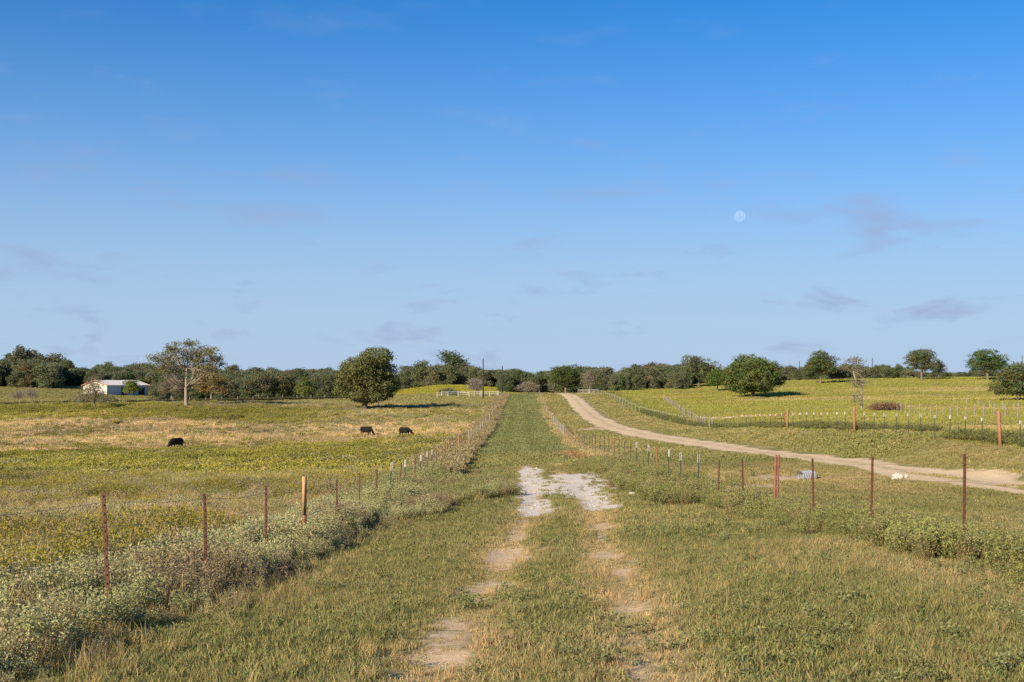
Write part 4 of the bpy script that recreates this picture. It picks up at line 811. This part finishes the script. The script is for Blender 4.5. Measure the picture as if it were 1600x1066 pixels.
# ------------------------------------------------------------------ barn
def barn():
    x, y = at(167, 404), 404.0; L, W, E, R = 20.5, 10.5, 3.7, 1.6
    th = math.atan2(.9, .4); root = thing('metal_barn', 'long cream metal barn with pale rusty roof behind the left field', 'barn', x, y, rz=th, dz=-.35)
    # local: +X along the ridge away from the near corner, +Y across the gable to the left
    def part(nm, mb, mat, par=root): return link(nm, mb.mesh('barn_' + nm, mat), par)
    mb = MB(); mb.add([(0, 0, 0), (0, W, 0), (0, W, E), (0, W / 2, E + R), (0, 0, E), (.2, 0, 0), (.2, W, 0), (.2, W, E), (.2, W / 2, E + R), (.2, 0, E)], [(0, 1, 2, 3, 4), (9, 8, 7, 6, 5), (0, 4, 9, 5), (1, 6, 7, 2)])
    gw = part('gable_wall', mb, M['barn_wall'])
    for k in range(9): b = MB(); b.box((-.03, .6 + k * 1.22, E * .5), (.04, .05, E)); part('seam', b, M['barn_wall'], gw)
    mb = MB(); mb.add([(L, 0, 0), (L, W, 0), (L, W, E), (L, W / 2, E + R), (L, 0, E), (L - .2, 0, 0), (L - .2, W, 0), (L - .2, W, E), (L - .2, W / 2, E + R), (L - .2, 0, E)], [(4, 3, 2, 1, 0), (5, 6, 7, 8, 9)]); part('gable_wall', mb, M['barn_wall'])
    mb = MB(); mb.box((L / 2, .1, E / 2), (L - .5, .2, E)); sw = part('side_wall', mb, M['barn_side'])
    for k in range(15): b = MB(); b.box((1 + k * 1.35, -.03, E * .5), (.05, .05, E - .1)); part('seam', b, M['barn_side'], sw)
    mb = MB(); mb.box((L / 2, W - .1, E / 2), (L - .5, .2, E)); part('side_wall', mb, M['barn_wall'])
    a = math.atan2(R, W / 2); sl = math.hypot(R, W / 2) + .5
    for s in (-1, 1):
        mb = MB(); cy = W / 2 + s * (math.cos(a) * sl / 2); cz = E + R - math.sin(a) * sl / 2 + .12
        mb.box((L / 2, cy, cz), (L + .8, sl, .1), rot=Matrix.Rotation(-s * a, 3, 'X')); rf = part('roof', mb, M['barn_roof'])
        for k in range(16): b = MB(); b.box((k * 1.38 + .1, cy, cz + .07), (.06, sl, .05), rot=Matrix.Rotation(-s * a, 3, 'X')); part('rib', b, M['barn_roof'], rf)
        b = MB(); b.box((-.43, cy, cz - .02), (.08, sl, .26), rot=Matrix.Rotation(-s * a, 3, 'X')); part('trim', b, M['barn_trim'], rf)
    for xx, w, h in ((8.2, 2.4, 3.0), (17.0, 3.0, 2.6)):
        b = MB(); b.box((xx, -.02, h / 2), (w, .1, h)); dr_ = part('doorway', b, M['dark_open']); b = MB(); b.box((xx, -.05, h + .1), (w + .3, .12, .16)); part('lintel', b, M['barn_trim'], dr_)
    return root
barn()

# ------------------------------------------------------------------ utility poles
for px, d, h, lb, arm in ((755, 306, 10.4, 'tall dark utility pole behind the white cattle pen', 0), (785, 352, 8.6, 'shorter dark utility pole at the head of the lane', 0), (1234, 520, 7.8, 'dark utility pole on the ridge, left one of the close pair', 1), (1249, 500, 8.4, 'dark utility pole on the ridge, right one of the close pair', 1),
                         (1363, 480, 8.6, 'dark utility pole on the ridge right of the half dead tree', 1), (1597, 470, 8.6, 'dark utility pole behind the oak at the right edge', 1)):
    g = thing('utility_pole', lb, 'pole', at(px, d), d, 'wooden utility poles')
    mb = MB(); mb.tube([(0, 0, -.5), (0, 0, h * .6), (0, 0, h)], [.17, .15, .12], 8); link('pole', mb.mesh('utility_pole', M['pole'], smooth_=True), g)
    b = MB(); b.tube([(0, 0, h - .01), (0, 0, h + .16)], [.05, .03], 6); link('insulator', b.mesh('insulator', M['pole']), g)
# ------------------------------------------------------------------ cows
def cow_mesh(pose, seed):
    mb = MB()
    def cap(p0, r0, p1, r1, n=10):
        p0 = Vector(p0); p1 = Vector(p1); d = (p1 - p0).normalized(); pts = []; rad = []
        for t in (-.95, -.7, -.35, 0): pts.append(p0 + d * r0 * t); rad.append(r0 * math.sqrt(max(.02, 1 - t * t)))
        for t in (0, .35, .7, .95): pts.append(p1 + d * r1 * t); rad.append(r1 * math.sqrt(max(.02, 1 - t * t)))
        mb.tube(pts, rad, n)
    # x forward; withers 1.3 m
    cap((-.62, 0, .98), .33, (.1, 0, .94), .37); cap((.05, 0, .94), .37, (.62, 0, .98), .33); cap((-.7, 0, 1.08), .22, (.65, 0, 1.1), .2); cap((-.3, .0, .84), .34, (.3, 0, .82), .34)
    hd = dict(graze=((1.0, 0, .82), (1.28, 0, .42), (1.42, 0, .14)), turn=((.98, .12, .86), (1.2, .34, .5), (1.28, .42, .2)), up=((1.0, 0, 1.2), (1.22, 0, 1.38), (1.55, 0, 1.28)))[pose]
    cap((.62, 0, 1.05), .26, hd[0], .2); cap(hd[0], .2, hd[1], .15); cap(hd[1], .145, hd[2], .095)
    h1 = Vector(hd[1])
    for s in (-1, 1):
        cap(h1 + Vector((-.06, s * .12, .08)), .035, h1 + Vector((-.1, s * .27, .06)), .05, 6)
        cap((.58, s * .19, .8), .14, (.57, s * .19, .52), .085); cap((.57, s * .19, .52), .08, (.56, s * .19, .12), .05); cap((.56, s * .19, .1), .055, (.585, s * .19, .05), .06)
        cap((-.64, s * .2, .88), .2, (-.52, s * .21, .62), .12); cap((-.52, s * .21, .62), .11, (-.70, s * .21, .40), .065); cap((-.70, s * .21, .40), .06, (-.66, s * .21, .12), .05); cap((-.66, s * .21, .1), .055, (-.63, s * .21, .05), .06)
    cap((-.92, 0, 1.12), .035, (-.98, .02, .6), .025, 6); cap((-.98, .02, .58), .04, (-.97, .02, .42), .03, 6)
    return mb.mesh('cow_body', M['cow'], smooth_=True)
for px, d, rz, pose, lb in ((276, 128, math.radians(243), 'graze', 'black cow grazing alone at left with its head down'), (572, 156, math.radians(-30), 'graze', 'black cow grazing left of the other in the middle field'), (632, 150, math.radians(-42), 'turn', 'black cow standing to the right of the other near the lane fence')):
    x = at(px, d); o = link('cow', cow_mesh(pose, px), None, (x, d, hz(x, d) - .01), (0, 0, rz), .95); tag(o, lb, 'cow', 'black cattle in the left field')
    r = o.modifiers.new('remesh', 'REMESH'); r.mode = 'VOXEL'; r.voxel_size = .035; r.use_smooth_shade = True
    s = o.modifiers.new('smooth', 'SMOOTH'); s.iterations = 4; s.factor = .5

# ------------------------------------------------------------------ culvert and white rubble by the road
x, y = 12.75, 52.3; g = thing('culvert_pipe', 'short corrugated steel culvert pipe poking out of the sandy bank', 'pipe', x, y, rz=math.radians(24), dz=.14)
pts, rad = [], []
for i in range(36): pts.append((-.1 + i * .02, 0, i * .0006)); rad.append(.235 + .007 * math.sin(i * 1.05))
mb = MB(); mb.tube(pts, rad, 28, cap=False); pi_ = [(p[0], p[1], p[2]) for p in pts]; mb.tube(pi_[::-1], [r - .012 for r in rad[::-1]], 28, cap=False); link('barrel', mb.mesh('culvert_barrel', M['galv'], smooth_=True), g)
mb = MB(); mb.tube([(-.115, 0, 0), (-.085, 0, 0)], [.268, .268], 28, cap=False); mb.tube([(-.085, 0, 0), (-.115, 0, 0)], [.236, .236], 28, cap=False); link('rim', mb.mesh('culvert_rim', M['galv'], smooth_=True), g)
rg = random.Random(17); x0, y0 = at(1402, 53.2), 53.2
g = thing('rubble_pile', 'small pile of white limestone rubble at the road edge', 'rocks', x0, y0)
for i in range(46):
    t = rg.uniform(-1, 1); dx = t * .72; dy = t * 1.5 + rg.gauss(0, .3); s = rg.uniform(.05, .12) * (1.15 - .5 * abs(t))
    bm = bmesh.new(); bmesh.ops.create_icosphere(bm, subdivisions=1, radius=1)
    for v in bm.verts: v.co *= rg.uniform(.72, 1.15)
    m = bpy.data.meshes.new('rubble_rock'); bm.to_mesh(m); bm.free(); m.materials.append(M['rock'])
    link('rock', m, g, (dx, dy, hz(x0 + dx, y0 + dy) - hz(x0, y0) + s * .45 + rg.uniform(0, .08) * (1 - abs(t))), (rg.uniform(0, 6), rg.uniform(0, 6), 0), (s * 1.2, s, s * .8))
for i, (x, y, s) in enumerate(((4.2, 41.5, .10), (5.55, 40.5, .16), (5.2, 39.8, .09))):
    bm = bmesh.new(); bmesh.ops.create_icosphere(bm, subdivisions=2, radius=1)
    for v in bm.verts: v.co *= rg.uniform(.8, 1.1)
    m = bpy.data.meshes.new('grey_rock'); bm.to_mesh(m); bm.free(); m.materials.append(M['rock'])
    tag(link('rock', m, None, (x, y, hz(x, y) + s * .4), (0, 0, i), (s * 1.3, s, s * .8)), ('pale rock left of the right hand weed clump', 'largest pale rock among the right hand weeds', 'smallest pale rock in front of the right hand weeds')[i], 'rock', 'pale rocks by the right hand weeds')

# ------------------------------------------------------------------ the moon in the day sky
D = 20000.0; R = 8.6 / FPX * D
bm = bmesh.new(); bmesh.ops.create_uvsphere(bm, u_segments=48, v_segments=24, radius=R); me = bpy.data.meshes.new('moon'); bm.to_mesh(me); bm.free()
me.polygons.foreach_set('use_smooth', [True] * len(me.polygons))
m, nt, N = new_mat('moon_glow')
out = N('ShaderNodeOutputMaterial'); e = N('ShaderNodeEmission'); tr = N('ShaderNodeBsdfTransparent'); ad = N('ShaderNodeAddShader'); tc = N('ShaderNodeTexCoord'); no = N('ShaderNodeTexNoise'); no.inputs['Scale'].default_value = .022; no.inputs['Detail'].default_value = 4
nt.links.new(tc.outputs['Object'], no.inputs['Vector']); r = N('ShaderNodeMapRange'); r.inputs[1].default_value = .38; r.inputs[2].default_value = .62; r.inputs[3].default_value = .015; r.inputs[4].default_value = .065; nt.links.new(no.outputs['Fac'], r.inputs[0])
e.inputs[0].default_value = (1.0, .9, .72, 1); nt.links.new(r.outputs[0], e.inputs[1]); nt.links.new(e.outputs[0], ad.inputs[0]); nt.links.new(tr.outputs[0], ad.inputs[1]); nt.links.new(ad.outputs[0], out.inputs[0])
me.materials.append(m)
o = link('moon', me, None, (at(1156, D), D, EYE + (600 - 338) / FPX * D)); tag(o, 'pale full moon in the blue sky at right', 'moon'); o.visible_shadow = True
